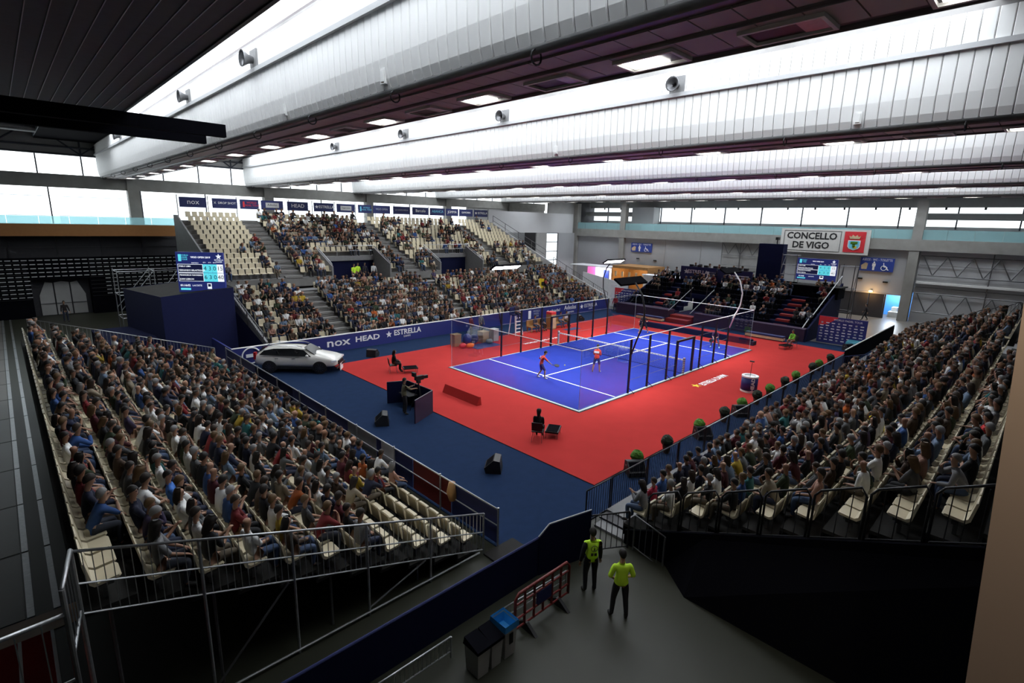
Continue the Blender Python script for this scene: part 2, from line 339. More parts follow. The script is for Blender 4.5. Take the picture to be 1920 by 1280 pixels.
# ------------------------------------------------------------------ back wall (Y = 46)
wb = SE('wall_back', 'glazed back wall with concrete frame behind the far stand')
BCOL = [-21.5, -9.4, 2.7, 14.8, 27.0, 39.1]
for x in BCOL:
    MB().box(x-.45, x+.45, 45.75, 46.6, -.06, 15.9).build('column', 'concrete', wb)
MB().box(-32, 47, 45.9, 46.5, 10.8, 11.9).build('beam', 'concrete', wb)
MB().box(-32, 47, 46.0, 46.5, 13.5, 16.4).build('upper_wall', 'concrete_lt', wb)
MB().box(-6.6, 47, 46.0, 46.5, -.06, 7.7).build('lower_wall', 'wall_dark', wb)
MB().box(30.5, 47, 46.05, 46.3, 7.7, 10.8).build('solid_bay', 'concrete_lt', wb)
glp = MB().box(0, 2.9, 0, .02, 0, 1).mesh('pane', 'clear_glass')
x = -31.0
while x < 46:
    if min(abs(x-c) for c in BCOL) > .4:
        MB().box(x-.05, x+.05, 46.1, 46.2, 11.9, 13.5).build('mullion', 'window_frame', wb)
    o = inst('pane', glp, wb, (x+.05, 46.15, 11.95)); o.scale = (1, 1, 1.5)
    x += 3.02
for k, x in enumerate([-27.5, -15.4, -3.4, 8.7, 20.8]):
    MB().box(x-.05, x+.05, 46.1, 46.2, 7.7, 10.8).build('mullion', 'window_frame', wb)
for c in BCOL[:-1]:
    MB().box(c+.5, c+.6, 46.05, 46.2, 7.7, 10.8).build('downpipe', 'window_frame', wb)
    for xx in (c+.6, c+6.6):
        o = inst('pane', glp, wb, (xx, 46.25, 7.75)); o.scale = (1.85, 1, 3.0)
for z in (8.42, 10.05): MB().box(-32, 30.5, 46.1, 46.13, z-.015, z+.015).build('glazing_wire', 'window_frame', wb)
tr = MB()
x = -31.0
while x < 45:
    tr.bar((x, 45.9, 13.55), (x, 45.9, 15.9), .07).bar((x, 45.9, 13.6), (x-3.0, 45.9, 15.9), .06).bar((x, 45.9, 13.6), (x+3.0, 45.9, 15.9), .06); x += 6.04
for z in (13.55, 14.15): tr.bar((-32, 45.9, z), (46, 45.9, z), .08)
tr.build('truss', 'window_frame', wb)
gal = SE('floor_gallery', 'upper gallery with brown fascia and glass balustrade')
MB().box(-32, -6.7, 44.1, 46.5, 7.5, 7.75).build('slab', 'concrete_lt', gal)
MB().box(-32, -6.7, 43.95, 44.1, 6.75, 7.74).build('fascia', 'brown_fascia', gal)
for k in range(13): MB().box(-32+1.95*k, -30.08+1.95*k, 44.0, 44.03, 7.75, 8.40).build('glass_panel', 'green_glass', gal)
wr = SE('wall_recess', 'black recess under the gallery')
MB().box(-32, -6.5, 45.6, 45.9, -.06, 7.5).build('recess_wall', 'wall_dark', wr)
for k in range(8): MB().box(-31+3.1*k, -30.9+3.1*k, 45.5, 45.62, 4.9, 7.4).build('batten', 'black_metal', wr)
for z in (5.7, 6.5): MB().box(-32, -6.5, 45.54, 45.6, z, z+.06).build('batten', 'black_metal', wr)

# folded bleacher with arched exit in the recess
bl = T('folded_bleacher', 'black folded bleacher with pale seat numbers around an arched exit', 'bleacher', (-18, 44.6, -.06))
MB().box(-29, -17.6, 44.4, 45.4, -.06, 4.9).box(-13.7, -6.9, 44.4, 45.4, -.06, 4.9).box(-17.6, -13.7, 44.4, 45.4, 3.1, 4.9).build('frame', 'black_cloth', bl)
sp = MB().box(0, .36, -.03, 0, 0, .07).mesh('seat_plate', 'sign_grey')
for r in range(10):
    z = 4.72-.34*r
    MB().box(-29, -17.7, 44.33, 44.4, z-.16, z-.12).box(-13.6, -6.9, 44.33, 44.4, z-.16, z-.12).build('tread_edge', 'black_metal', bl)
    for k in range(28):
        x = -20.4+.49*k
        if (r > 4 and -17.9 < x < -13.0): continue
        inst('seat_plate', sp, bl, V((x, 44.36, z))-V((-18, 44.6, -.06)))
d = S(MB().box(-17.6, -13.7, 45.2, 45.5, -.06, 3.3).build('door_1', 'wall_dark'), 'arched grey exit doors under the gallery')
arch = MB(); pts = [(-17.2, 0), (-17.2, 1.6), (-16.6, 2.55), (-15.9, 2.95), (-15.3, 2.95), (-14.6, 2.55), (-14.0, 1.6), (-14.0, 0)]
for a, b in ((-17.15, -16.2), (-16.1, -15.1), (-15.0, -14.05)):
    tops = [(a, 1.7 if a < -17 else (2.78 if a < -16 else 2.75)), (b, 2.75 if b < -16 else (2.78 if b < -15 else 1.7))]
    MB().prism([(a, 0), (b, 0), (b, tops[1][1]), ((a+b)/2, max(tops[0][1], tops[1][1])+.1), (a, tops[0][1])], 'y', 45.1, 45.2).build('door_leaf', 'concrete_lt', d)
    MB().box(a, b, 45.04, 45.1, .95, 1.02).build('push_bar', 'dark_galv', d)

# ------------------------------------------------------------------ wall at the end of the far stand (Y = 39)
we = SE('wall_end', 'pale partition wall beside the far stand')
MB().box(28.4, 46.0, 39.0, 39.2, 7.45, 10.3).build('panel', 'wall_pale', we)
MB().box(42.7, 47.0, 39.0, 39.2, -.06, 7.45).build('panel', 'wall_grey', we)
MB().box(40.5, 47.0, 39.3, 39.5, 7.45, 12.4).build('upper_panel', 'concrete_lt', we)
MB().box(28.4, 32.0, 39.0, 39.2, -.06, 7.45).build('panel', 'wall_pale', we)
MB().box(37.9, 40.1, 39.0, 39.2, -.06, 7.45).build('panel', 'concrete_lt', we)
MB().box(32.0, 37.9, 39.0, 39.2, -.06, 4.2).build('panel', 'wall_pale', we)
MB().box(40.1, 42.7, 39.0, 39.2, -.06, 2.6).build('panel', 'wall_pale', we)
MB().box(32.0, 37.9, 41.5, 41.7, 4.2, 7.45).build('recess_back', 'wall_grey', we)
for z in (3.4, 4.7, 6.1, 7.4): MB().box(40.15, 42.65, 39.05, 39.15, z-.05, z+.05).build('mullion', 'window_frame', we)
MB().box(40.15, 42.65, 39.12, 39.14, 2.6, 7.4).build('pane', 'clear_glass', we)

# ------------------------------------------------------------------ far wall (X = 47)
wf = SE('wall_far', 'grey panelled far wall with concrete frame and gallery')
def fw(name, y0, y1, z0, z1, mat, x0=47.0, x1=47.3): return MB().box(x0, x1, y0, y1, z0, z1).build(name, mat, wf)
fw('panel', 30.5, 38.6, -.06, 7.05, 'wall_grey'); fw('panel', 15.2, 29.8, -.06, 7.05, 'wall_grey')
fw('panel', 10.4, 15.15, -.06, 7.05, 'concrete_lt', 47.05); fw('panel', -4.1, 10.35, 2.55, 7.05, 'wall_grey'); fw('panel', 1.35, 10.35, -.06, 2.55, 'wall_grey')
fw('panel', -17, -5.1, -.06, 7.05, 'wall_pale', 47.05)
for y in (38.95, 30.15, -4.6): MB().box(46.55, 47.35, y-.42, y+.42, -.06, 11.9).build('column', 'concrete', wf)
MB().box(46.5, 47.35, -17, 39.4, 7.05, 8.15).build('beam', 'concrete', wf)
MB().box(47.0, 51.0, -17, 39, 8.0, 8.15).build('slab', 'concrete_lt', wf)
MB().box(50.3, 50.6, -17, 39, 8.15, 9.45).build('sill_wall', 'wall_pale', wf)
MB().box(50.2, 50.6, -17, 39, 11.35, 12.4).build('upper_beam', 'concrete_lt', wf)
for y0, y1 in ((-17, -4.2), (30.0, 39.0)): MB().box(49.2, 49.6, y0, y1, 10.1, 10.75).build('tie_beam', 'concrete_lt', wf)
for k in range(28): MB().box(46.72, 46.75, -16.9+2*k, -14.93+2*k, 8.15, 9.1).build('glass_panel', 'green_glass', wf)
gp = MB().box(0, .02, 0, 4.6, 0, 1.9).mesh('pane', 'clear_glass')
for k, y in enumerate([-16.4, -11.7, -7.0, -2.2, 2.6, 7.4, 12.1, 16.8, 21.5, 26.2, 30.9, 35.5]):
    MB().box(50.2, 50.4, y-.06, y+.06, 9.2, 11.4).build('mullion', 'window_frame', wf); inst('pane', gp, wf, (50.3, y, 9.45))
MB().box(48.6, 50.3, 26.4, 30.0, 8.15, 11.4).build('lobby', 'wall_pale', wf)
for k in range(18): MB().bar((50.0, -15+3*k, 11.1), (50.0, -15+3*k, 11.35), .1, 8).build('downlight', 'black_metal', wf)
for y in (18.0, 23.2, 12.6): MB().box(46.95, 47.0, y-.02, y+.02, -.06, 7.05).build('panel_joint', 'panel_gap', wf)
tz = MB()
for za, zb in ((4.7, 6.6), (1.0, 2.9)):
    tz.bar((46.85, -16.8, za), (46.85, -5.2, za), .06).bar((46.85, -16.8, zb), (46.85, -5.2, zb), .05)
    for k in range(6): tz.bar((46.85, -5.4-1.9*k, zb), (46.85, -6.35-1.9*k, za), .05).bar((46.85, -6.35-1.9*k, za), (46.85, -7.3-1.9*k, zb), .05)
for z in (5.7, 4.0, 3.5): tz.bar((46.9, -16.8, z), (46.9, -5.2, z), .03)
tz.bar((46.85, -10.6, .5), (46.85, -10.6, 7), .05); tz.build('truss', 'dark_galv', wf)
MB().box(46.7, 47.05, -13.5, -5.2, 3.85, 4.05).build('ledge', 'white_paint', wf)
tz = MB()
for k in range(3): tz.bar((46.9, 10.5+1.5*k, 6.9), (46.9, 11.3+1.5*k, 5.6), .04).bar((46.9, 11.3+1.5*k, 5.6), (46.9, 12.0+1.5*k, 6.9), .04)
for z in (5.5, 4.3, 2.9): tz.bar((46.9, 10.4, z), (46.9, 15.1, z), .03)
tz.bar((46.9, 12.8, .5), (46.9, 12.8, 7), .05); tz.build('truss', 'dark_galv', wf)
dg = S(MB().box(46.9, 47.1, 1.35, -.1, -.06, 2.45).build('door_2', 'wall_dark'), 'dark grey folding gate leaves in the far wall')
for y0, y1 in ((-.05, -1.35), (-1.45, -2.75), (-2.78, -2.9)): MB().box(46.88, 47.08, y1, y0, -.06, 2.45).build('door_leaf', 'wall_dark', dg)
MB().box(46.85, 46.95, -4.15, 1.4, 2.45, 2.6).build('lintel', 'concrete_lt', dg)
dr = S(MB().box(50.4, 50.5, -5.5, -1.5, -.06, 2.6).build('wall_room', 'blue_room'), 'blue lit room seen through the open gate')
MB().box(48.6, 49.6, -3.9, -3.0, -.06, .5).box(48.9, 49.8, -3.7, -3.2, .5, .95).build('white_crate', 'white_paint', dr)
S(MB().box(-32.3, -32, YN, YB+1, -.06, 16.4).build('wall_left', 'wall_dark'))
S(MB().box(-32, 52, YN-.3, YN, -.06, 16.4).build('wall_near', 'wall_dark'))
S(MB().box(51.6, 52, YN, 47, -.06, 7.9).box(47, 51.6, 39.2, 39.6, -.06, 13).build('wall_outer', 'wall_dark'))
lamp = T('wall_lamp', 'small orange lamp glowing above the far gate', 'lamp', (46.8, -1.5, 2.65))
MB().lathe([(.01, -.12), (.16, -.06), (.18, 0), (.16, .06), (.01, .12)], (46.75, -1.5, 2.65), 12).build('bulb', 'lamp_warm', lamp, smooth=True); MB().box(46.75, 46.95, -1.56, -1.44, 2.72, 2.82).build('bracket', 'black_metal', lamp)
pl = bpy.data.lights.new('gate_lamp_light', 'POINT'); pl.energy = 70; pl.color = (1, .55, .2); pl.shadow_soft_size = .2
o = bpy.data.objects.new('gate_lamp_light', pl); COL.objects.link(o); o.location = (46.2, -1.5, 2.5)
pl = bpy.data.lights.new('blue_room_light', 'POINT'); pl.energy = 500; pl.color = (.85, .93, 1); pl.shadow_soft_size = .4
o = bpy.data.objects.new('blue_room_light', pl); COL.objects.link(o); o.location = (48.9, -3.4, 2.3)

# tan column close to the camera
S(MB().prism([(-15.85, -.06), (-15.25, -.06), (-14.50, SOF), (-15.1, SOF)], 'x', -13.6, -13.0).build('wall_post', 'tan_column'), 'tan rendered leaning post at the edge of the gallery')
S(MB().box(-12.9, -12.4, -17, -15.2, -.06, SOF).build('wall_pier', 'concrete'), 'dark pier behind the tan post')

gl_ = T('gallery_spotlight', 'small black spotlight under the dark ceiling above the tan post', 'lamp', (-15.0, -14.9, SOF)); MB().bar((-15.0, -14.9, SOF), (-15.0, -14.9, SOF-.12), .02).build('stem', 'black_metal', gl_); MB().bar((-15.0, -14.9, SOF-.12), (-14.92, -14.9, SOF-.32), .07, 12).build('can', 'black_metal', gl_)
pl = bpy.data.lights.new('gallery_spot', 'SPOT'); pl.energy = 420; pl.color = (1, .86, .7); pl.spot_size = math.radians(62); pl.shadow_soft_size = .05
o = bpy.data.objects.new('gallery_spot', pl); COL.objects.link(o); o.location = (-14.9, -14.95, SOF-.36); o.rotation_euler = (V((-13.6, -15.05, 7.0))-V((-14.9, -14.95, SOF-.36))).to_track_quat('-Z', 'Y').to_euler()
# ------------------------------------------------------------------ padel court
ct = T('padel_court', 'blue padel court surface with white lines', 'court', (10, 5, 0))
MB().box(-.12, 20.12, -.12, 10.12, 0, .035).build('edge_frame', 'court_edge', ct)
MB().box(-.17, 20.17, -.17, 10.17, 0, .015).build('base', 'black_metal', ct)
MB().box(.03, 19.97, .03, 9.97, .03, .05).build('turf', 'court_turf', ct)
for x in (3.05, 16.95): MB().box(x-.04, x+.04, .05, 9.95, .05, .054).build('service_line', 'line_white', ct)
MB().box(2.85, 17.15, 4.96, 5.04, .05, .0545).build('centre_line', 'line_white', ct)
# glass enclosure
ge = T('court_enclosure', 'glass and steel enclosure around the blue court', 'enclosure', (10, 5, 0))
gx = MB().box(-.006, .006, 0, 1.99, 0, 2.93).mesh('glass_pane', 'court_glass'); gy = MB().box(0, 1.99, -.006, .006, 0, 2.93).mesh('glass_pane', 'court_glass')
for k in range(5):
    for x in (0, 20): inst('glass_pane', gx, ge, V((x, 2*k, .05))-V((10, 5, 0)))
for y in (0, 10):
    for x in (0, 2, 16, 18): inst('glass_pane', gy, ge, V((x, y, .05))-V((10, 5, 0)))
def rail(a, b, r, mat, name='rail'): return MB().bar(a, b, r, 6).build(name, mat, ge)
for x in (0, 20): rail((x, 0, 3), (x, 10, 3), .022, 'white_rail', 'top_rail')
rail((0, 0, 3), (20, 0, 3), .025, 'white_rail', 'top_rail'); rail((0, 10, 3), (20, 10, 3), .016, 'dark_galv', 'top_rail')
for y in (0, 10):
    for x in (4.15, 6.0, 8.05, 12.1, 14.05, 15.95):
        MB().box(x-.045, x+.045, y-.045, y+.045, 0, 3).build('post', 'black_metal', ge)
        s_ = -1 if y == 0 else 1
        MB().box(x-.28, x+.28, y+s_*.02, y+s_*.09, 0, .03).bar((x, y, .35), (x+.2, y+s_*.28, .02), .018).build('foot', 'black_metal', ge)
    for x in (9.1, 11.1): MB().box(x-.06, x+.06, y-.06, y+.06, 0, 2.2).build('door_post', 'black_metal', ge)
    MB().box(9.04, 11.16, y-.06, y+.06, 2.12, 2.24).build('door_header', 'black_metal', ge)
    for xa, xb in ((4.15, 9.1), (11.1, 15.95)):
        for z in (.74, 1.42, 2.2): rail((xa, y, z), (xb, y, z), .009, 'dark_galv')
        gm = MB()
        n = int((xb-xa)/.5)
    for x in (0, 20): MB().box(x-.007, x+.007, y-.007, y+.007, 0, 3).build('corner_clip', 'court_edge', ge)
# net
nt = T('court_net', 'white taped padel net across the court', 'net', (10, 5, 0))
for y in (-.05, 10.05):
    MB().box(9.95, 10.05, y-.05, y+.05, .03, 1.05).build('post', 'white_paint', nt)
    for k in range(8): MB().box(9.94, 10.06, y-.06, y+.06, .12+.115*k, .16+.115*k).build('logo_band', 'navy', nt)
MB().box(9.98, 10.02, 0, 10, .86, .94).build('tape', 'white_paint', nt)
for k in range(46): MB().box(9.975, 10.025, .15+.213*k, .25+.213*k, .88, .92).build('tape_print', 'grey_print', nt)
nm = MB()
for k in range(100): nm.box(9.997, 10.003, .1*k-.004, .1*k+.004, .06, .86)
for k in range(8): nm.box(9.997, 10.003, 0, 10, .06+.1*k-.004, .06+.1*k+.004)
nm.build('netting', 'black_metal', nt)['kind'] = 'stuff'
MB().bar((10, 0, .07), (10, 10, .07), .012).build('bottom_cord', 'black_metal', nt)

# four floodlight masts of the court
LP = [(4.15, 10.05, 1, 'beside the cardboard boxes'), (15.95, 10.05, 1, 'above the far corner by the backdrop'), (4.15, -.05, -1, 'curving over the nearer half of the court'), (15.95, -.05, -1, 'beside the press box end of the court')]
for x, y, s_, lab in LP:
    t = T('floodlight_mast', f'curved court floodlight mast with flat lamp head, {lab}', 'floodlight', (x, y, 0), group='court floodlight masts')
    pts = [(x, y, 2.2), (x, y+s_*.25, 3.0), (x, y+s_*.55, 3.8), (x, y+s_*.6, 4.6), (x, y+s_*.35, 5.4), (x, y-s_*.1, 5.95)]
    MB().tube(pts, .045, 8).build('mast', 'black_metal' if x < 10 or s_ > 0 else 'white_rail', t, smooth=True)
    yc = y-s_*.35
    Rh = Matrix.Rotation(-s_*.55, 3, 'X'); hc = V((x, yc, 6.02))
    lh_ = MB().obox(hc, 2.4, .54, .10, Rh).build('lamp_head', 'black_cloth', t); MB().obox(hc+Rh @ V((0, 0, -.052)), 2.2, .40, .008, Rh).build('lamp', 'led_white', lh_)
    ll = bpy.data.lights.new('court_lamp', 'AREA'); ll.shape = 'RECTANGLE'; ll.size = 2.2; ll.size_y = .4; ll.energy = 330; ll.color = (1, .98, .95); ll.spread = math.radians(130)
    lo = bpy.data.objects.new('court_lamp', ll); COL.objects.link(lo); lo.location = hc+Rh @ V((0, 0, -.08)); lo.rotation_euler = (-s_*.55, 0, 0)

# ------------------------------------------------------------------ advertising board along the far side
ab = T('advertising_board', 'long navy advertising board in front of the far stand', 'board', (9, 18.2, 0))
abm = MB().box(-10.0, 27.6, 18.2, 18.32, -.03, 1.06).build('board', 'navy_board', ab)
MB().box(-10.0, 27.6, 18.18, 18.34, 1.06, 1.10).build('top_edge', 'white_rail', ab)
A_ = lambda x, z: (x, 18.19, z)
txt('nox', .78, A_(-3.35, .58), '-y', 'white_print', abm, bold=.012, sx=1.4); txt('HEAD', .52, A_(-1.15, .58), '-y', 'white_print', abm, bold=.012, sx=1.4)
star(A_(.55, .62), .26, '-y', 'white_print', abm); txt('ESTRELLA', .55, A_(2.15, .66), '-y', 'white_print', abm, bold=.012); txt('DAMM', .2, A_(2.1, .32), '-y', 'white_print', abm)
decal(A_(15.3, .55), '-y', .35, .75, 'white_print', abm, 'logo'); txt('WORLD\nPADEL\nTOUR', .24, A_(16.2, .58), '-y', 'grey_print', abm)
txt('# elpadel', .4, A_(18.6, .62), '-y', 'white_print', abm, sx=1.3); txt('Adeslas', .6, A_(21.1, .72), '-y', 'white_print', abm); txt('Segurcaixa', .28, A_(21.1, .28), '-y', 'white_print', abm)
star(A_(22.9, .62), .28, '-y', 'white_print', abm); txt('ESTRELLA', .5, A_(24.4, .64), '-y', 'white_print', abm); txt('DAMM', .2, A_(24.4, .3), '-y', 'white_print', abm)
ring = MB().tube([(-8.95+.52*math.cos(k*math.pi/12), 18.16, .55+.48*math.sin(k*math.pi/12)) for k in range(25)], .045, 6).build('ring_emblem', 'white_print', abm)
MB().box(-9.25, -8.7, 18.15, 18.19, .45, .65).build('emblem_bar', 'white_print', abm)
# second board turned along the side by the tower
sb = T('advertising_board', 'short navy board closing the corner behind the car', 'board', (-9.9, 18.6, 0)); MB().box(-10.0, -9.9, 18.34, 22.3, -.03, 1.06).build('board', 'navy_board', sb)

# floor lettering
fl = T('floor_logo', 'white beer lettering printed on red carpet near the drum', 'lettering', (10, -1.85, 0))
star((8.45, -1.72, .002), .32, 'z', 'yellow', fl, d=.003); txt('ESTRELLA DAMM', .55, (10.4, -1.85, .004), (V((1,0,0)), V((0,1,0))), 'white_print', fl, ext=.001, bold=.015, sx=.75)
fl = T('floor_logo', 'white lettering printed on red carpet beyond the net post', 'lettering', (10, 11.75, 0))
txt('WORLD PADEL TOUR', .38, (10.0, 11.75, .004), 'z', 'white_print', fl, ext=.001, bold=.01)

# ------------------------------------------------------------------ things on the red carpet
w_ = MB().prism([(-3.3, .0), (-3.0, .0), (-3.05, .42), (-3.12, .42)], 'y', 3.7, 6.5).build('red_wedge', 'red_carpet'); tag(w_, 'low red carpeted wedge screen lying on the red carpet', 'wedge')
dr = T('drum_stand', 'navy and white sponsor drum with a microphone on top', 'drum', (9.84, -4.1, 0))
MB().lathe([(.44, 0), (.44, .1)], (9.84, -4.1, 0), 24).build('base_band', 'white_paint', dr); MB().lathe([(.43, .1), (.43, .82)], (9.84, -4.1, 0), 24).build('drum', 'navy_board', dr, smooth=True)
MB().lathe([(.44, .82), (.44, .9), (.30, .9), (.28, .84)], (9.84, -4.1, 0), 24).build('top_rim', 'white_paint', dr)
MB().tube([(9.84, -4.1, .8), (9.86, -4.1, 1.5), (9.9, -4.1, 1.62)], .012, 6).obox((9.9, -4.08, 1.68), .1, .22, .06).build('microphone', 'black_plastic', dr)
u_ = V((-.7, -.714, 0)); c_ = V((9.84, -4.1, .46))+u_*.437
txt('HEAD', .26, c_, (V((0,0,1)), V((-.714,.7,0))), 'white_print', dr, sx=1.15, bold=.008)
def bench(name, label, x0, x1, y0, y1):
    t = T(name, label, 'bench', ((x0+x1)/2, (y0+y1)/2, 0)); MB().box(x0, x1, y0, y1, .3, .42).build('cushion', 'navy', t); MB().box(x0, x1, y0, y1, .08, .28).build('box', 'pale_wood', t)
    for x, y in ((x0+.05, y0+.05), (x1-.05, y0+.05), (x0+.05, y1-.05), (x1-.05, y1-.05)): MB().box(x-.04, x+.04, y-.04, y+.04, 0, .3).build('leg', 'black_metal', t)
bench('bench', 'long low wooden bench beside the seated lime-shirted helper', 25.0, 25.5, -.6, 2.4)
bench('bench', 'long low wooden bench below the red exit steps', 24.9, 25.4, 10.2, 13.0)
cv = T('covered_barrier', 'long low navy barrier behind the far glass wall', 'barrier', (22, 5, 0)); MB().prism([(21.75, 0), (22.25, 0), (22.15, .42), (21.85, .42)], 'y', .6, 10.6).build('cover', 'navy_dark', cv); MB().box(21.7, 22.3, .4, .7, 0, .3).build('end_cap', 'purple_cloth', cv)
# wedge loudspeakers
def wedge(loc, rz, lab):
    t = T('stage_monitor', lab, 'loudspeaker', loc, rz, 'black wedge loudspeakers on the floor')
    MB().prism([(-.28, 0), (.28, 0), (.34, .2), (.0, .52), (-.22, .48)], 'y', -.33, .33).build('cabinet', 'black_plastic', t, local=True)
    MB().add([(.30, -.29, .24), (.30, .29, .24), (.04, .29, .49), (.04, -.29, .49)], [(0,1,2,3)]).build('grille', 'black_cloth', t, local=True); MB().box(-.1, .02, -.345, -.33, .3, .36).build('handle', 'dark_galv', t, local=True)
wedge((-7.15, -1.85, -.03), 2.3, 'black wedge loudspeaker alone on blue carpet below the seated woman'); wedge((-7.9, 4.7, -.03), 2.6, 'black wedge loudspeaker beside the cameraman box')
wedge((-2.3, 15.5, -.03), .6, 'black wedge loudspeaker behind the white car'); wedge((-3.5, -5.45, -.03), -2.2, 'black wedge loudspeaker at the nearest shrub'); wedge((5.65, -5.4, -.03), -2.2, 'black wedge loudspeaker between shrubs near the sponsor drum'); wedge((26.2, -4.9, -.03), -2.2, 'black wedge loudspeaker at the far red carpet corner')
wedge((1.6, -5.5, -.03), -2.2, 'black wedge loudspeaker behind the railing midway along the shrubs'); wedge((19.5, 15.6, -.03), -.6, 'black wedge loudspeaker in front of the far advertising board')
# potted shrubs along the railing
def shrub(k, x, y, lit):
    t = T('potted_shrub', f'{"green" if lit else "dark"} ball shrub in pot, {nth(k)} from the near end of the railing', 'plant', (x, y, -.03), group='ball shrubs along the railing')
    MB().lathe([(.12, 0), (.17, .3), (.18, .32), (.15, .3)], (x, y, -.03), 12).build('pot', 'terracotta', t)
    mb = MB(); rr = random.Random(k)
    R = .24; n1, n2 = 9, 14
    vs = [(x+(R+rr.uniform(-.03, .03))*math.sin(math.pi*i/n1)*math.cos(2*math.pi*j/n2), y+(R+rr.uniform(-.03, .03))*math.sin(math.pi*i/n1)*math.sin(2*math.pi*j/n2), .48+(R+rr.uniform(-.02, .02))*math.cos(math.pi*i/n1)) for i in range(n1+1) for j in range(n2)]
    mb.add(vs, [(i*n2+j, (i+1)*n2+j, (i+1)*n2+(j+1)%n2, i*n2+(j+1)%n2) for i in range(n1) for j in range(n2)]); mb.build('foliage', 'foliage' if lit else 'foliage_dark', t)  # unlit shrubs get a darker foliage colour that stands in for shade
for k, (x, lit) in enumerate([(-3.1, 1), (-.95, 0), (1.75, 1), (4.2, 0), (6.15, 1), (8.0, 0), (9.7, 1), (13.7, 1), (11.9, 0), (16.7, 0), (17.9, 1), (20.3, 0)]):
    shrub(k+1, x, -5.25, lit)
# clutter along the far side of the court
def crate(name, label, cat, x0, x1, y0, y1, z1, mat, extra=None):
    t = T(name, label, cat, ((x0+x1)/2, (y0+y1)/2, 0)); MB().box(x0, x1, y0, y1, 0, z1).build('body', mat, t); MB().box(x0-.02, x1+.02, y0-.02, y1+.02, z1-.03, z1+.02).build('lid', mat, t); return t
crate('cardboard_box', 'tall cardboard box beside heaped blue bags', 'box', 3.5, 4.1, 14.2, 14.7, .85, 'cardboard')
crate('cardboard_box', 'cardboard box among bags and coolers', 'box', 5.9, 6.5, 13.9, 14.5, .8, 'cardboard'); crate('drinks_cooler', 'pale drinks cooler at the end of the bag heap', 'cooler', 6.9, 7.4, 13.8, 14.3, .9, 'bin_white')
mt = tag(MB().box(4.3, 6.6, 12.6, 13.9, 0, .012).build('floor_mat', 'navy'), 'navy mat spread beneath kit on the red carpet', 'mat')
def bag(label, c, sx, sy, sz, mat, col=None):
    mb = MB(); n1, n2 = 6, 10
    vs = [(c[0]+sx*abs(math.sin(math.pi*i/n1))**.7*math.cos(2*math.pi*j/n2), c[1]+sy*abs(math.sin(math.pi*i/n1))**.7*math.sin(2*math.pi*j/n2), sz-sz*math.cos(math.pi*i/n1)*-1*.98+.01) for i in range(n1+1) for j in range(n2)]
    mb.add(vs, [(i*n2+j, i*n2+(j+1)%n2, (i+1)*n2+(j+1)%n2, (i+1)*n2+j) for i in range(n1) for j in range(n2)])
    t = T('kit_bag', label, 'bag', (c[0], c[1], 0)); mb.build('body', mat, t, smooth=True); MB().tube([(c[0]-sx*.5, c[1], 1.75*sz), (c[0], c[1], 2.3*sz), (c[0]+sx*.5, c[1], 1.75*sz)], .02, 5).build('handle', 'black_plastic', t)
bag('red kit bag on the edge of the navy mat', (4.2, 13.3), .35, .2, .17, 'orange'); bag('orange kit bag beside the red bag', (3.75, 13.6), .3, .2, .17, 'red_print'); bag('blue kit bag heaped behind the mat', (4.7, 14.3), .35, .3, .4, 'navy_board'); bag('navy kit bag leaning on the cardboard box', (5.3, 14.2), .35, .3, .35, 'navy'); bag('grey kit bag in the heap', (6.2, 13.5), .3, .22, .18, 'stand_grey')
ump = T('umpire_chair', 'tall umpire chair behind the court beside the net', 'chair', (10.0, 14.6, 0))
for x, y in ((9.6, 14.2), (10.4, 14.2), (9.6, 15.0), (10.4, 15.0)): MB().bar((x, y, 0), (9.7 if x < 10 else 10.3, 14.4 if y < 14.5 else 14.85, 1.6), .04).build('leg', 'white_rail', ump)
for k in range(5): MB().box(9.6+.02*k, 10.4-.02*k, 14.18+.03*k, 14.28+.03*k, .25+.28*k, .30+.28*k).build('step', 'white_rail', ump)
MB().box(9.6, 10.4, 14.35, 14.95, 1.6, 1.68).build('seat', 'navy', ump); MB().box(9.6, 10.4, 14.9, 14.97, 1.68, 2.2).build('backrest', 'navy', ump)
def wseat(x, label):
    t = T('player_bench', label, 'bench', (x, 14.6, 0)); MB().box(x-.9, x+.9, 14.3, 14.9, .38, .46).build('seat', 'wood', t); MB().box(x-.9, x+.9, 14.85, 14.92, .46, .95).build('backrest', 'wood', t)
    for dx in (-.8, .8):
        for y in (14.35, 14.85): MB().box(x+dx-.04, x+dx+.04, y-.04, y+.04, 0, .38).build('leg', 'wood', t)
wseat(12.4, 'wooden player bench beside the umpire chair'); wseat(15.4, 'wooden player bench with blue kit near the net')
cab = T('drinks_fridge', 'small red and wooden drinks cabinet near the far player bench', 'cabinet', (14.0, 14.4, 0)); MB().box(13.7, 14.3, 14.1, 14.7, 0, 1.3).build('body', 'wood', cab); MB().box(13.72, 14.28, 14.07, 14.1, .1, 1.2).build('door', 'pale_wood', cab); MB().box(13.7, 14.3, 14.1, 14.7, 1.3, 1.5).build('header', 'red_print', cab)
tag(MB().box(14.6, 16.3, 12.9, 13.6, 0, .012).build('floor_mat', 'navy'), 'small navy mat before the far player bench', 'mat')
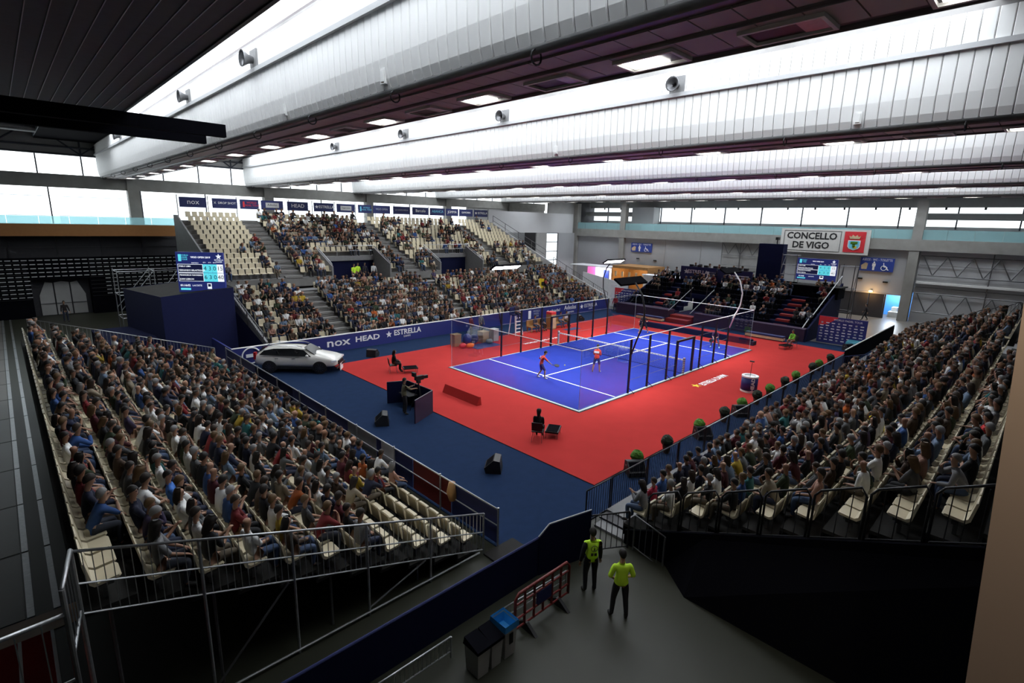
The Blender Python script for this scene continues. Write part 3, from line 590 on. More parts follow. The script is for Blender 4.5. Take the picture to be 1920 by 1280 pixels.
# ball-kid box lids/cases
def chair(name, label, loc, rz):
    t = T(name, label, 'chair', loc, rz)
    MB().box(-.22, .22, -.23, .23, .43, .47).build('seat', 'black_plastic', t, local=True); MB().prism([(-.24, .5), (-.20, .5), (-.26, .88), (-.30, .88)], 'y', -.22, .22).build('backrest', 'black_plastic', t, local=True)
    for x, y in ((-.2, -.2), (-.2, .2), (.2, -.2), (.2, .2)): MB().bar((x*.85, y*.85, .44), (x*1.15, y*1.1, 0), .014, 6).build('leg', 'chair_metal', t, local=True)
    return t
chair('folding_chair', 'black metal-legged chair under the seated woman on red carpet', (-4.05, -1.1, 0), .55); chair('folding_chair', 'black metal-legged chair near the white car', (-3.3, 11.35, 0), -.4); chair('folding_chair', 'black chair under the lime-shirted helper', (23.75, -1.75, 0), 2.8)
def tray(label, loc, rz):
    t = T('ball_tray', label, 'tray', loc, rz); MB().box(-.28, .28, -.42, .42, .24, .32).build('tray', 'black_plastic', t, local=True); MB().box(-.24, .24, -.38, .38, .32, .34).build('pad', 'black_cloth', t, local=True); decal((-.285, 0, .28), '-x', .5, .06, 'white_print', t, 'lettering') if False else None
    for x in (-.24, .24):
        for y in (-.38, .38): MB().bar((x, y, .26), (x, y, 0), .015).build('leg', 'dark_galv', t, local=True)
tray('black towel tray before the seated woman on red carpet', (-3.15, -1.15, 0), .55+1.57); tray('black towel tray before the person near the car', (-2.5, 10.75, 0), -.4+1.57); tray('navy towel tray before the lime-shirted helper', (22.7, -1.6, 0), 2.8+1.57)

# cameraman's box with tripod camera
hb = T('camera_platform', 'dark navy camera screen box on the carpet edge', 'platform', (-5.9, 5.6, -.03))
c0, c1, c2, c3 = V((-5.4, 4.45, 0)), V((-5.42, 6.5, 0)), V((-6.35, 6.9, 0)), V((-6.82, 3.78, 0))
def wallp(a, b, name, mat, h=1.05):
    d = (b-a).normalized(); n = V((-d.y, d.x, 0))*.03; mb = MB(); vs = [a-n, b-n, b+n, a+n]
    mb.add([v+V((0,0,-.03)) for v in vs]+[v+V((0,0,h)) for v in vs], [(3,2,1,0),(4,5,6,7),(0,1,5,4),(1,2,6,5),(2,3,7,6),(3,0,4,7)]); mb.build(name, mat, hb)
wallp(c0, c1, 'screen', 'navy_dark'); wallp(c1, c2, 'screen', 'navy_dark'); wallp(c3, c0, 'screen', 'purple_cloth')
MB().box(-6.0, -5.5, 5.5, 6.4, .55, .6).build('shelf', 'black_plastic', hb)
for a, b in ((c0, c1), (c1, c2), (c3, c0)): MB().bar(a+V((0,0,1.06)), b+V((0,0,1.06)), .02).build('edge_tube', 'dark_galv', hb)
tv = T('tripod_camera', 'black broadcast camera on tripod in front of the cameraman', 'camera', (-5.75, 5.05, -.03))
for a in (0.3, 2.4, 4.5): MB().bar((-5.75, 5.05, 1.35), (-5.75+.42*math.cos(a), 5.05+.42*math.sin(a), -.03), .02).build('leg', 'black_metal', tv)
R_ = Matrix.Rotation(math.radians(-5), 3, 'Z')
MB().obox((-5.75, 5.05, 1.42), .16, .16, .14).build('pan_head', 'black_metal', tv); tb = MB().obox((-5.72, 5.05, 1.6), .42, .16, .2, R_).build('body', 'black_plastic', tv); MB().obox((-5.4, 5.03, 1.6), .26, .13, .14, R_).build('lens', 'black_plastic', tb); MB().obox((-5.95, 5.12, 1.78), .1, .26, .2).build('viewfinder', 'black_plastic', tb); MB().bar((-5.8, 5.05, 1.42), (-6.2, 5.0, 1.22), .014).build('pan_handle', 'black_metal', tv)
# ------------------------------------------------------------------ seats
def seat_mb(simple=False):
    pr = [(.21,-.015),(.19,.012),(-.10,-.02),(-.17,.03),(-.23,.38),(-.255,.40),(-.27,.37),(-.21,-.01),(-.15,-.07),(.19,-.04)]
    if simple: pr = [(.21,.0),(-.14,-.02),(-.23,.40),(-.27,.38),(-.18,-.07),(.19,-.05)]
    n = len(pr); mb = MB(); ys = ((-.215,.88),(-.18,1),(.18,1),(.215,.88)) if not simple else ((-.2,1),(.2,1))
    vs = []
    for y, k in ys:
        for x, z in pr:
            if z > .2: vs.append((x, y*(.93 if z > .3 else 1), .2+(z-.2)*(k if z > .25 else 1)))
            else: vs.append((x*(k if x > .1 else 1), y, z))
    m = len(ys); mb.add(vs, [(i*n+j, i*n+(j+1)%n, (i+1)*n+(j+1)%n, (i+1)*n+j) for i in range(m-1) for j in range(n)]+[tuple(range(n))[::-1], tuple(range((m-1)*n, m*n))]); return mb
seat_me = seat_mb().mesh('seat', 'seat_plastic'); seat_lo = seat_mb(True)
brk_me = MB().box(-.12, .1, -.16, .16, -.14, -.06).box(-.05, .02, -.03, .03, -.42, -.14).mesh('bracket', 'dark_galv')
SEATS = []          # every seat: position of the pan, heading, stand, row, number, taken
def add_seat(x, y, z, rz, st, row, idx, taken): SEATS.append(dict(p=V((x, y, z)), rz=rz, st=st, row=row, idx=idx, taken=taken))
rs = random.Random(5)

def fence(label, a, b, h, gap, mat='galv', r=.022, br=.008, posts=(0., 1.), mid=None, leg=0, group=None, name='railing', zb=.1, topmat=None, pr=None, bal=True):
    """sloping railing from foot a to foot b: rails, posts, one object per baluster"""
    a, b = V(a), V(b); t = T(name, label, 'railing', a, group=group); up = V((0, 0, 1)); L = (b-a).length
    MB().bar(a+up*h, b+up*h, r, 8).build('top_rail', topmat or mat, t, smooth=True)
    for z in [zb]+([mid] if mid else []): MB().bar(a+up*z, b+up*z, r*.75, 6).build('rail', mat, t)
    for k in posts:
        p = a.lerp(b, k); MB().bar((p.x, p.y, p.z-leg*(p.z+.06)), p+up*h, pr or r*1.15, 8).build('post', mat, t)
    if bal:
        me = MB().bar((0, 0, zb), (0, 0, h), br, 4).mesh('baluster', mat); n = int(L/gap)
        for k in range(1, n): inst('baluster', me, t, a.lerp(b, k/n)-a)
    return t

# ------------------------------------------------------------------ stand A, nearest (rows run along Y, rise towards -X)
sa = T('grandstand', 'dim near grandstand of dark treads facing the court from the car side', 'grandstand', (-10.6, 6.6, -.06))
AX, AZ, AY0, NA = lambda r: -11.12-.745*r, lambda r: .1+.255*r, -4.95, 46
for r in range(11):
    x, z = AX(r), AZ(r)
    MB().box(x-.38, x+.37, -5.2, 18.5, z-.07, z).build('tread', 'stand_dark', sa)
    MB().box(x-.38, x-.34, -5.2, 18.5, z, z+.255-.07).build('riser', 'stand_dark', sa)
    MB().box(x-.1, x+.0, -5.15, 18.4, z+.27, z+.33).build('seat_beam', 'dark_galv', sa)
    for k in range(NA):
        y = AY0+.508*k
        tk = rs.random() < .9
        if r < 4 and k < 7-r: tk = False
        if k > 38+r*.8 and r < 6 and rs.random() < .55: tk = False
        if r == 10 and k < 2: tk = False
        if r in (6, 7, 8) and k > 43: tk = False
        add_seat(x, y, z+.43, 0, 'A', r, k, tk)
sc = MB()
for y in (-5.0, 0, 6, 12, 18.3):
    for r in (2, 5, 8, 10): sc.bar((AX(r), y, -.06), (AX(r), y, AZ(r)), .03)
sc.build('understructure', 'dark_galv', sa)['kind'] = 'stuff'
zr = lambda x: .02+(-10.65-x)*.322
fence('galvanised sloping railing at the near end of the car-side stand', (-10.65, -5.28, zr(-10.65)), (-18.93, -5.28, zr(-18.93)), 1.12, .125, 'galv', .024, .009, (0, .21, .415, .61, .80, 1.), mid=.56, leg=1, zb=.03)
gt = T('ground_tube', 'long galvanised scaffold tube lying under the near railing', 'tube', (-15, -5.3, 0)); MB().bar((-19, -5.3, .03), (-10.8, -5.3, .03), .026).build('tube', 'galv', gt)
for a in ((-17.3, -15.8), (-14.1, -12.5)): MB().bar((a[0], -5.22, .05), (a[1], -5.22, zr(a[1])-.05), .024).build('brace', 'dark_galv', gt)
fence('galvanised sloping railing at the tower end of the car-side stand', (-10.8, 18.6, .05), (-18.6, 18.6, 2.62), 1.17, .16, 'galv', .022, .009, (0, .33, .66, 1.), zb=.05, leg=1)
fence('galvanised railing turning behind the back row at the corner post', (-18.93, -5.28, 2.68), (-19.1, -6.3, 2.68), 1.15, .2, 'galv', .03, .011, (0, 1), leg=1)
fence('galvanised railing crossing the bottom corner by the red floor', (-19.1, -6.3, 2.3), (-21.5, -6.1, 2.1), 1.15, .25, 'galv', .03, .011, (0, 1), leg=1)
fr = T('front_railing', 'two-tube galvanised railing with hung banners before the car-side stand', 'railing', (-10.18, 6.7, -.06))
for z, rr in ((1.1, .026), (.6, .02)): MB().bar((-10.18, -5.35, z), (-10.18, 18.7, z), rr, 8).build('top_rail' if z > 1 else 'mid_rail', 'galv', fr, smooth=True)
for k in range(10): MB().bar((-10.18, -5.35+2.672*k, -.06), (-10.18, -5.35+2.672*k, 1.16), .028, 8).build('post', 'galv', fr)
for y0, y1, m in ((-5.3, -3.2, 'navy'), (-3.15, -1.1, 'barrier_red'), (-1.05, .1, 'navy'), (.12, .95, 'sign_grey'), (.97, 1.3, 'navy'), (1.32, 3.5, 'stand_grey'), (3.52, 8.9, 'navy'), (8.95, 13.9, 'navy_dark'), (13.95, 18.6, 'navy')):
    MB().box(-10.13, -10.11, y0, y1, .0, 1.04).build('banner', m, fr)
jk = tag(MB().tube([(-10.2, -3.3, 1.12), (-10.22, -3.3, .8), (-10.2, -3.35, .55)], [.1, .16, .12], 8).build('hanging_jacket', 'wood', smooth=True), 'tan jacket hung over the front railing', 'jacket')
cu = tag(MB().box(-10.7, -9.6, -6.6, -5.35, -.06, -.01).build('kerb_board', 'stand_dark'), 'dark board at the foot of the corner post', 'board')

# ------------------------------------------------------------------ stand D, on the right (rows along X, rise towards -Y)
sd = T('grandstand', 'dark temporary grandstand behind the shrub-lined railing', 'grandstand', (8, -7, -.06))
DY, DZ = lambda r: -7.85-.813*r, lambda r: .45+.354*r
DB = [(-6.85, 47), (20.0, 27)]
MB().box(-6.45, 34, -7.45, -6.35, -.06, .1).build('walkway', 'stand_grey', sd)
for r in range(10):
    y, z = DY(r), DZ(r)
    for x0, n in DB:
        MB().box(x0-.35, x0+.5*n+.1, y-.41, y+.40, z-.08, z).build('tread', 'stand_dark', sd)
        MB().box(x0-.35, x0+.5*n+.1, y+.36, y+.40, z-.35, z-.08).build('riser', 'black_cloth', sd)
        MB().box(x0-.2, x0+.5*n, y-.05, y+.05, z+.27, z+.33).build('seat_beam', 'black_metal', sd)
    i = 0
    for x0, n in DB:
        for k in range(n):
            tk = rs.random() < .93
            if x0 < 0 and k < 2 and r in (2, 6, 7, 8, 9, 5): tk = k > 0 and r in (2, 5)
            add_seat(x0+.5*k, y, z+.43, math.pi/2, 'D', r, i, tk); i += 1
for k in range(20): MB().box(16.9, 19.6, -7.6-.41*k-.2, -7.6-.41*k+.2, .2+.177*k, .28+.177*k).build('stair_step', 'stand_grey', sd)
rp = lambda y: DZ((-7.85-y)/.813)
dd = T('black_drape', 'black cloth drape hanging below the near end of the shrub-side stand', 'drape', (-7.6, -13, -.06))
MB().prism([(-7.6, -.06), (-16.6, -.06), (-16.6, 4.2), (-7.6, .35)], 'x', -7.35, -7.25).build('cloth', 'black_cloth', dd)
MB().add([(-8.15, -9.9, -.06), (-8.15, -16.9, -.06), (-7.36, -16.9, 4.0), (-7.36, -9.9, 1.2), (-7.36, -8.9, -.06)], [(0,1,2,3),(0,3,4)]).build('fold', 'black_cloth', dd)
for k in range(7):
    y0, y1 = -8.22-.97*k, -9.12-.97*k
    t = T('loop_railing', f'black looped guard rail at the near end of the shrub-side stand, {nth(k+1)} from the court', 'railing', (-7.22, y0, rp(y0)), group='black looped guard rails of the shrub-side stand')
    zt = rp(y0)+1.12; z2 = rp(y1)+1.02; MB().tube([(-7.22, y0, rp(y0)-.1), (-7.22, y0, zt-.15), (-7.22, y0-.1, zt), (-7.22, y1+.1, z2+.06), (-7.22, y1, z2-.1), (-7.22, y1, rp(y1)-.15)], .026, 8).build('loop', 'black_metal', t, smooth=True)
    MB().bar((-7.22, y0, rp(y0)-.02), (-7.22, y1, rp(y1)-.02), .018).build('rail', 'black_metal', t)
    for j in (1, 2, 3): y = y0+(y1-y0)*j/4; MB().bar((-7.22, y, rp(y)-.02), (-7.22, y, zt+(z2-zt)*j/4), .01, 5).build('baluster', 'black_metal', t)
for k in range(8):
    y0, y1 = -7.6-1.0*k, -8.52-1.0*k
    t = T('loop_railing', f'black looped guard rail at the far end of the shrub-side stand, {nth(k+1)} from the court', 'railing', (33.8, y0, rp(y0)), group='black looped guard rails of the shrub-side stand')
    zt = rp(y0)+1.15; z2 = rp(y1)+1.12; MB().tube([(33.8, y0, rp(y0)-.1), (33.8, y0, zt-.15), (33.8, y0-.1, zt), (33.8, y1+.1, z2+.06), (33.8, y1, z2-.1), (33.8, y1, rp(y1)-.15)], .03, 6).build('loop', 'black_metal', t, smooth=True)
    for j in (1, 2, 3, 4): y = y0+(y1-y0)*j/5; MB().bar((33.8, y, rp(y)), (33.8, y, zt+(z2-zt)*j/5), .014, 4).build('baluster', 'black_metal', t)
x = -7.55; k = 0
while x < 18:
    w_ = 1.3 if k == 0 else 2.1
    fence(f'black railing panel beside the shrubs, {nth(k+1)} from the near corner', (x+.05, -6.32, .0), (x+w_-.05, -6.32, .0), 1.1, .115, 'black_metal', .022, .009, zb=.06, group='black railing panels along the shrub-side stand', name='guard_railing', topmat='black_metal' if k < 4 else 'galv')
    x += w_; k += 1
fence('blue railing gate at the stand entrance', (18.3, -6.5, 0), (20.2, -7.3, 0), 1.1, .16, 'navy', .02, .01)
for k, (xa, xb) in enumerate(((20.5, 27.5), (27.6, 35.0))):
    t = T('cloth_barrier', ['black cloth barrier with white top rail at the stand entrance', 'black cloth barrier with white top rail reaching the far gate'][k], 'barrier', (xa, -6.0, 0)); MB().box(xa, xb, -6.05, -5.97, -.03, 1.05).build('cloth', 'black_cloth', t); MB().bar((xa, -6.0, 1.09), (xb, -6.0, 1.09), .04).build('top_rail', 'white_rail', t)
for k in range(4):
    fence(f'black looped railing inside the entrance gap, {nth(k+1)} from the carpet', (19.9, -7.4-1.5*k, rp(-7.4-1.5*k)-.2), (19.9, -8.7-1.5*k, rp(-8.7-1.5*k)-.2), 1.0, .2, 'black_metal', .02, .01)
fence('black stair railing beside the stewards', (-8.55, -7.25, 0), (-7.55, -7.85, 0), 1.12, .15, 'black_metal', .024, .011, zb=.06); fence('short black sloping stair railing behind the stewards', (-7.5, -8.0, .0), (-7.45, -8.9, -.25), 1.05, .18, 'dark_galv', .022, .011)
st = T('access_steps', 'dark metal steps up to the shrub-side stand walkway', 'steps', (-7.2, -7.2, -.06)); MB().box(-7.3, -6.5, -7.9, -6.5, -.06, -.0).build('step', 'stand_grey', st); MB().box(-6.9, -6.46, -8.0, -6.4, 0, .06).build('step', 'black_metal', st)

# ------------------------------------------------------------------ stand B, the big far stand (rows along X, rise towards +Y)
sB = T('grandstand', 'big far grandstand with cream seats, stair aisles and two entrances', 'grandstand', (10, 20, -.06))
BX0, BX1 = -7.7, 28.1
AIS = [(-2.9, -1.5), (8.5, 9.9), (20.9, 22.2)]; VOM = [(1.1, 6.7), (12.4, 18.0)]
rowsB = [(19.35+.745*r, .35+.29*r) for r in range(10)]+[(28.3+.785*r, 4.0+.352*r) for r in range(13)]
def segs(lo, hi, cuts):
    out = [(lo, hi)]
    for a, b in cuts: out = [q for s0, s1 in out for q in ((s0, min(s1, a)), (max(s0, b), s1)) if q[1]-q[0] > .05]
    return out
for r, (y, z) in enumerate(rowsB):
    ps, rise = (.745, .29) if r < 10 else (.785, .352)
    cut = VOM if 10 <= r < 14 else []
    for a, b in segs(BX0, BX1, cut):
        MB().box(a, b, y-.40, y+ps-.40, z-.1, z).build('tread', 'stand_grey', sB); MB().box(a, b, y-.42, y-.38, z-.36 if r not in (10,) else 3.3, z).build('riser', 'step_grey', sB)
    for a, b in AIS: MB().box(a, b, y-.40, y-.05, z, z-.18+rise).build('stair_step', 'step_grey', sB); MB().box(a, b, y-.42, y-.38, z-.05, z+.02).build('step_nosing', 'step_edge', sB)
    i = 0
    for a, b in segs(BX0+.25, BX1-.2, AIS+cut):
        n = int((b-a)/.52)
        for k in range(n):
            x = a+.26+(b-a-.52*n)/2+.52*k; up = r >= 10
            blk = sum(x > q[1] for q in AIS); q = rs.random()
            if blk == 0: pr = (.03 if x < -4 or r > 16 else .5) if up else (.85 if x > -5.5 or r < 3 else .45)
            elif blk == 1: pr = .74 if r < 22 else .25
            elif blk == 2: pr = (.42 if r < 22 else .12) if up else .88
            else: pr = (.06 if r > 14 else .5) if up else (.85 if x < 26 else .5)
            if blk == 1 and not up: pr = .93
            if 10 <= r <= 15 and up and any(c-.3 < x < d+.3 for c, d in VOM): pr = .25
            if r == 0 and 9.9 < x < 15: pr = .2
            add_seat(x, y, z+.43, -math.pi/2, 'B', r, i, q < pr); i += 1
MB().box(BX0, BX1, 26.55, 27.95, 3.0, 3.12).build('cross_aisle', 'stand_grey', sB)
MB().box(BX0, BX1, 38.25, 39.0, 7.9, 8.3).build('top_walkway', 'stand_grey', sB)
MB().box(BX0, BX1, 38.9, 39.0, -.06, 8.0).build('rear_wall', 'stand_grey', sB)
for k, (a, b) in enumerate(VOM):
    MB().box(a, b, 30.9, 31.05, 3.1, 5.4).build('entrance_back', 'navy_dark', sB); MB().box(a, b, 30.75, 30.9, 5.0, 5.42).build('entrance_lintel', 'stand_grey', sB)
    for x in (a, b): MB().prism([(27.9, 3.1), (31.0, 3.1), (31.0, 6.1), (30.7, 6.1), (27.9, 4.8)], 'x', x-.06, x+.06).build('side_wall', 'stand_grey', sB)
    MB().bar((a, 30.85, 6.35), (b, 30.85, 6.35), .03).build('guard_rail', 'galv', sB); MB().bar((a, 30.85, 5.9), (b, 30.85, 5.9), .02).build('guard_rail', 'galv', sB)
    for x in (a, b): MB().bar((x, 30.85, 6.35), (x, 28.0, 5.0), .03).build('guard_rail', 'galv', sB); MB().bar((x, 28.0, 3.1), (x, 28.0, 5.0), .03).build('guard_post', 'galv', sB)
    for j in range(4): MB().bar((a+(b-a)*j/3, 30.85, 5.4), (a+(b-a)*j/3, 30.85, 6.35), .025).build('guard_post', 'galv', sB)
for x, s_ in ((BX0-.1, -1), (BX1+.1, 1)):
    MB().prism([(18.7, -.06), (39, -.06), (39, 8.75), (38, 8.75), (27.5, 4.35), (18.7, 1.15)], 'x', x-.06, x+.06).build('end_wall', 'stand_grey' if s_ < 0 else 'wall_pale', sB)
fence('grey sloping railing down the tower end of the far stand', (BX0-.2, 19.0, .7), (BX0-.2, 27.4, 3.7), 1.0, .3, 'dark_galv', .03, .012, (0, .33, .66, 1.), zb=.4)
fence('white-grey sloping railing down the far end of the big stand', (BX1+.15, 37.9, 8.6), (BX1+.15, 28.3, 4.7), 1.0, .3, 'dark_galv', .03, .012, (0, .25, .5, .75, 1.), zb=.4, bal=False)
fence('lower grey sloping railing at the far end of the big stand', (BX1+.15, 27.0, 3.9), (BX1+.15, 18.9, .6), 1.0, .3, 'dark_galv', .03, .012, (0, .25, .5, .75, 1.), zb=.4)
# banners on the wire fence above the top row
bf = T('rear_fence', 'wire fence of slim posts behind the top row', 'fence', (10, 38.85, 8.3))
for k in range(16): MB().bar((-7.5+2.38*k, 38.85, 8.2), (-7.5+2.38*k, 38.85, 10.45), .035, 6).build('post', 'dark_galv', bf)
for z in (9.0, 10.44): MB().bar((-7.6, 38.85, z), (28.2, 38.85, z), .015, 5).build('wire', 'dark_galv', bf)
BN = [(-7.35,-5.24,'nox','white_print',.62),(-4.78,-2.69,'X  DROP SHOT','white_print',.27),(-2.46,-.81,'WORLD\nPADEL TOUR','red_print',.24),(-.58,1.47,'Adeslas','navy_dark',.3),(1.88,3.95,'HEAD','white_print',.5),(4.55,6.67,'ESTRELLA','white_print',.38),(7.01,9.07,'Segurcaixa','navy_dark',.22),(9.45,11.04,'WORLD\nPADEL TOUR','cyan_print',.22),(11.24,13.38,'VIGO OPEN','grey_print',.28),(13.79,16.0,'LA VANGUARDIA','grey_print',.22),(16.36,18.62,'Barcelo','white_print',.46),(18.85,21.07,'ABANCA','cyan_print',.42),(21.23,23.15,'JOMMA','white_print',.42),(23.32,25.5,'GAMORRA','white_print',.3),(25.76,28.05,'ESTRELLA','white_print',.38)]
for k, (a, b, s_, m, z) in enumerate(BN):
    t = T('banner', f'navy sponsor banner on the rear fence, {nth(k+1)} from the tower end', 'banner', ((a+b)/2, 38.8, 9.4), group='sponsor banners behind the top row')
    t = MB().box(a, b, 38.78, 38.83, 9.42, 10.28).build('sheet', 'navy', t); c_ = ((a+b)/2, 38.77, 9.85)
    if m == 'navy_dark': decal(c_, '-y', (b-a)*.6, .46, 'sign_grey', t, 'label_plate')
    if k == 2 or k == 7: decal((c_[0]-.5, 38.77, 9.85), '-y', .16, .5, m, t, 'logo')
    off = .25 if s_.startswith('ESTR') else (.2 if k in (2, 7) else 0)
    txt(s_, z, (c_[0]+off, 38.76, 9.88), '-y', m, t, ext=.004)
    if s_.startswith('ESTR'): star((a+.28, 38.76, 9.88), .2, '-y', 'white_print', t)
# ------------------------------------------------------------------ people
def ik(a, t, l1, l2, hint):
    a, t = V(a), V(t); d = t-a; L = min(d.length, (l1+l2)*.995); d.normalize(); t = a+d*L
    c = max(-1, min(1, (l1*l1+L*L-l2*l2)/(2*l1*L))); h = V(hint); h = (h-d*h.dot(d)).normalized()
    return a+d*(l1*c)+h*(l1*math.sqrt(max(0, 1-c*c))), t
def body(P, fingers=True):
    """joints of a posed figure facing +X: nodes (co, radius), edges (i, j, region); P holds the pose"""
    N, E = [], []
    def add(co, r, par=None, lab=None):
        N.append((V(co), r)); k = len(N)-1
        if par is not None: E.append((par, k, lab))
        return k
    ln = math.radians(P.get('lean', 0)); tw = math.radians(P.get('twist', 0)); hip = V(P.get('hip', (0, 0, .11)))
    ax = V((math.sin(ln), P.get('side', 0), math.cos(ln))).normalized(); lat = V((-math.sin(tw), math.cos(tw), 0)); fw_ = lat.cross(ax)
    p0 = add(hip, .125); p1 = add(hip+ax*.17, .115, p0, 'torso'); p2 = add(hip+ax*.36, .135, p1, 'torso'); p3 = add(hip+ax*.485, .075, p2, 'torso')
    hy, hp = math.radians(P.get('hyaw', 0)), math.radians(P.get('hpit', 0))
    nb = hip+ax*.485; nk = nb+(ax*.5+V((0,0,.5)))*.075; hf = (Matrix.Rotation(hy, 3, 'Z') @ fw_); hf = V((hf.x*math.cos(hp), hf.y*math.cos(hp), -math.sin(hp))).normalized()
    hu = (V((0,0,1))-hf*hf.z).normalized()
    n0 = add(nk, .052, p3, 'neck'); h0 = add(nk+hu*.07+hf*.03, .066, n0, 'head'); h1 = add(nk+hu*.145+hf*.02, .088, h0, 'head'); add(nk+hu*.205+hf*.005, .06, h1, 'head')
    info = dict(head=nk+hu*.135+hf*.02, hf=hf, hu=hu, neck=nk, lat=lat, fw=fw_, ax=ax, hip=hip)
    for s, key in ((1, 'L'), (-1, 'R')):
        sh = hip+ax*.43+lat*(.165*s); k0 = add(sh, .062, p2, 'torso')
        t = V(P['hand'+key]); el, wr = ik(sh, t, .285, .25, P.get('elb'+key, (-.5, .5*s, -1)))
        k1 = add(sh.lerp(el, .5), .05, k0, 'uarm'); k2 = add(el, .043, k1, 'uarm'); k3 = add(wr, .028, k2, 'farm')
        d = V(P['hd'+key]).normalized() if 'hd'+key in P else (wr-el).normalized(); info['wr'+key] = wr; info['hd'+key] = d
        pn = V(P.get('pn'+key, (0, 0, -1))); pn = (pn-d*pn.dot(d)).normalized(); sd_ = d.cross(pn)*(-s); cu = P.get('curl', .55)
        k4 = add(wr+d*.06, .036, k3, 'hand'); info['palm'+key] = wr+d*.075+pn*.02
        if fingers:
            for j, (o, l) in enumerate(((.026, .07), (.009, .08), (-.009, .074), (-.026, .058))):
                b0 = wr+d*.085+sd_*o; f1 = b0+(d+pn*cu*.6).normalized()*l*.55; f2 = f1+(d*.6+pn*cu*1.6).normalized()*l*.5
                q0 = add(b0, .0095, k4, 'hand'); q1 = add(f1, .0085, q0, 'hand'); add(f2, .007, q1, 'hand')
            b0 = wr+d*.04+sd_*.036; q0 = add(b0, .011, k4, 'hand'); add(b0+(d+sd_*.7+pn*.5).normalized()*.05, .008, q0, 'hand')
        hj = hip+lat*(.088*s)+V((0, 0, -.02)); g0 = add(hj, .095, p0, 'pelvis'); kn, an = ik(hj, P['foot'+key], .43, .42, P.get('knee'+key, (1, .15*s, .6)))
        g1 = add(hj.lerp(kn, .5), .078, g0, 'thigh'); g2 = add(kn, .058, g1, 'thigh'); g3 = add(kn.lerp(an, .35), .054, g2, 'shin'); g4 = add(an, .038, g3, 'shin')
        td = V(P.get('toe'+key, (1, .15*s, 0))).normalized(); g5 = add(an+td*.05+V((0, 0, -.045)), .038, g4, 'foot'); add(an+td*.17+V((0, 0, -.06)), .028, g5, 'foot')
    return N, E, info
def grow(N, E, sub):
    me = bpy.data.meshes.new('body'); me.from_pydata([tuple(n[0]) for n in N], [(a, b) for a, b, _ in E], [])
    o = bpy.data.objects.new('tmp_body', me); COL.objects.link(o); m = o.modifiers.new('skin', 'SKIN'); m.branch_smoothing = .6; m.use_smooth_shade = True
    for i, d in enumerate(me.skin_vertices[0].data): d.radius = (N[i][1], N[i][1]); d.use_root = i == 0
    if sub: s_ = o.modifiers.new('sub', 'SUBSURF'); s_.levels = s_.render_levels = sub
    bpy.context.view_layer.update(); dg = bpy.context.evaluated_depsgraph_get(); ev = o.evaluated_get(dg); em = ev.to_mesh()
    nv, nf = len(em.vertices), len(em.polygons); co = np.empty(nv*3); em.vertices.foreach_get('co', co); no = np.empty(nv*3); em.vertices.foreach_get('normal', no)
    fs = [tuple(p.vertices) for p in em.polygons]; ev.to_mesh_clear(); bpy.data.objects.remove(o); bpy.data.meshes.remove(me)
    return co.reshape(-1, 3), no.reshape(-1, 3), fs
def regions(co, N, E):
    best = np.full(len(co), 1e9); lab = np.zeros(len(co), int); names = [e[2] for e in E]; tt = np.zeros(len(co))
    for k, (a, b, _) in enumerate(E):
        A, B = np.array(N[a][0]), np.array(N[b][0]); d = B-A; t = np.clip(((co-A) @ d)/max(d @ d, 1e-9), 0, 1)
        ds = np.linalg.norm(co-(A+t[:, None]*d), axis=1)-(N[a][1]*(1-t)+N[b][1]*t); w_ = ds < best; best[w_] = ds[w_]; lab[w_] = k; tt[w_] = t[w_]
    return np.array([names[k] for k in lab]), tt
def shell(name, co, no, fs, keep, off, mat):
    used = {}; vs, out = [], []
    for f in fs:
        if all(keep[i] for i in f):
            for i in f:
                if i not in used: used[i] = len(vs); vs.append(tuple(co[i]+no[i]*off))
            out.append(tuple(used[i] for i in f))
    me = bpy.data.meshes.new(name); me.from_pydata(vs, [], out); me.materials.append(MATS[mat]); me.polygons.foreach_set('use_smooth', [True]*len(out)); return me
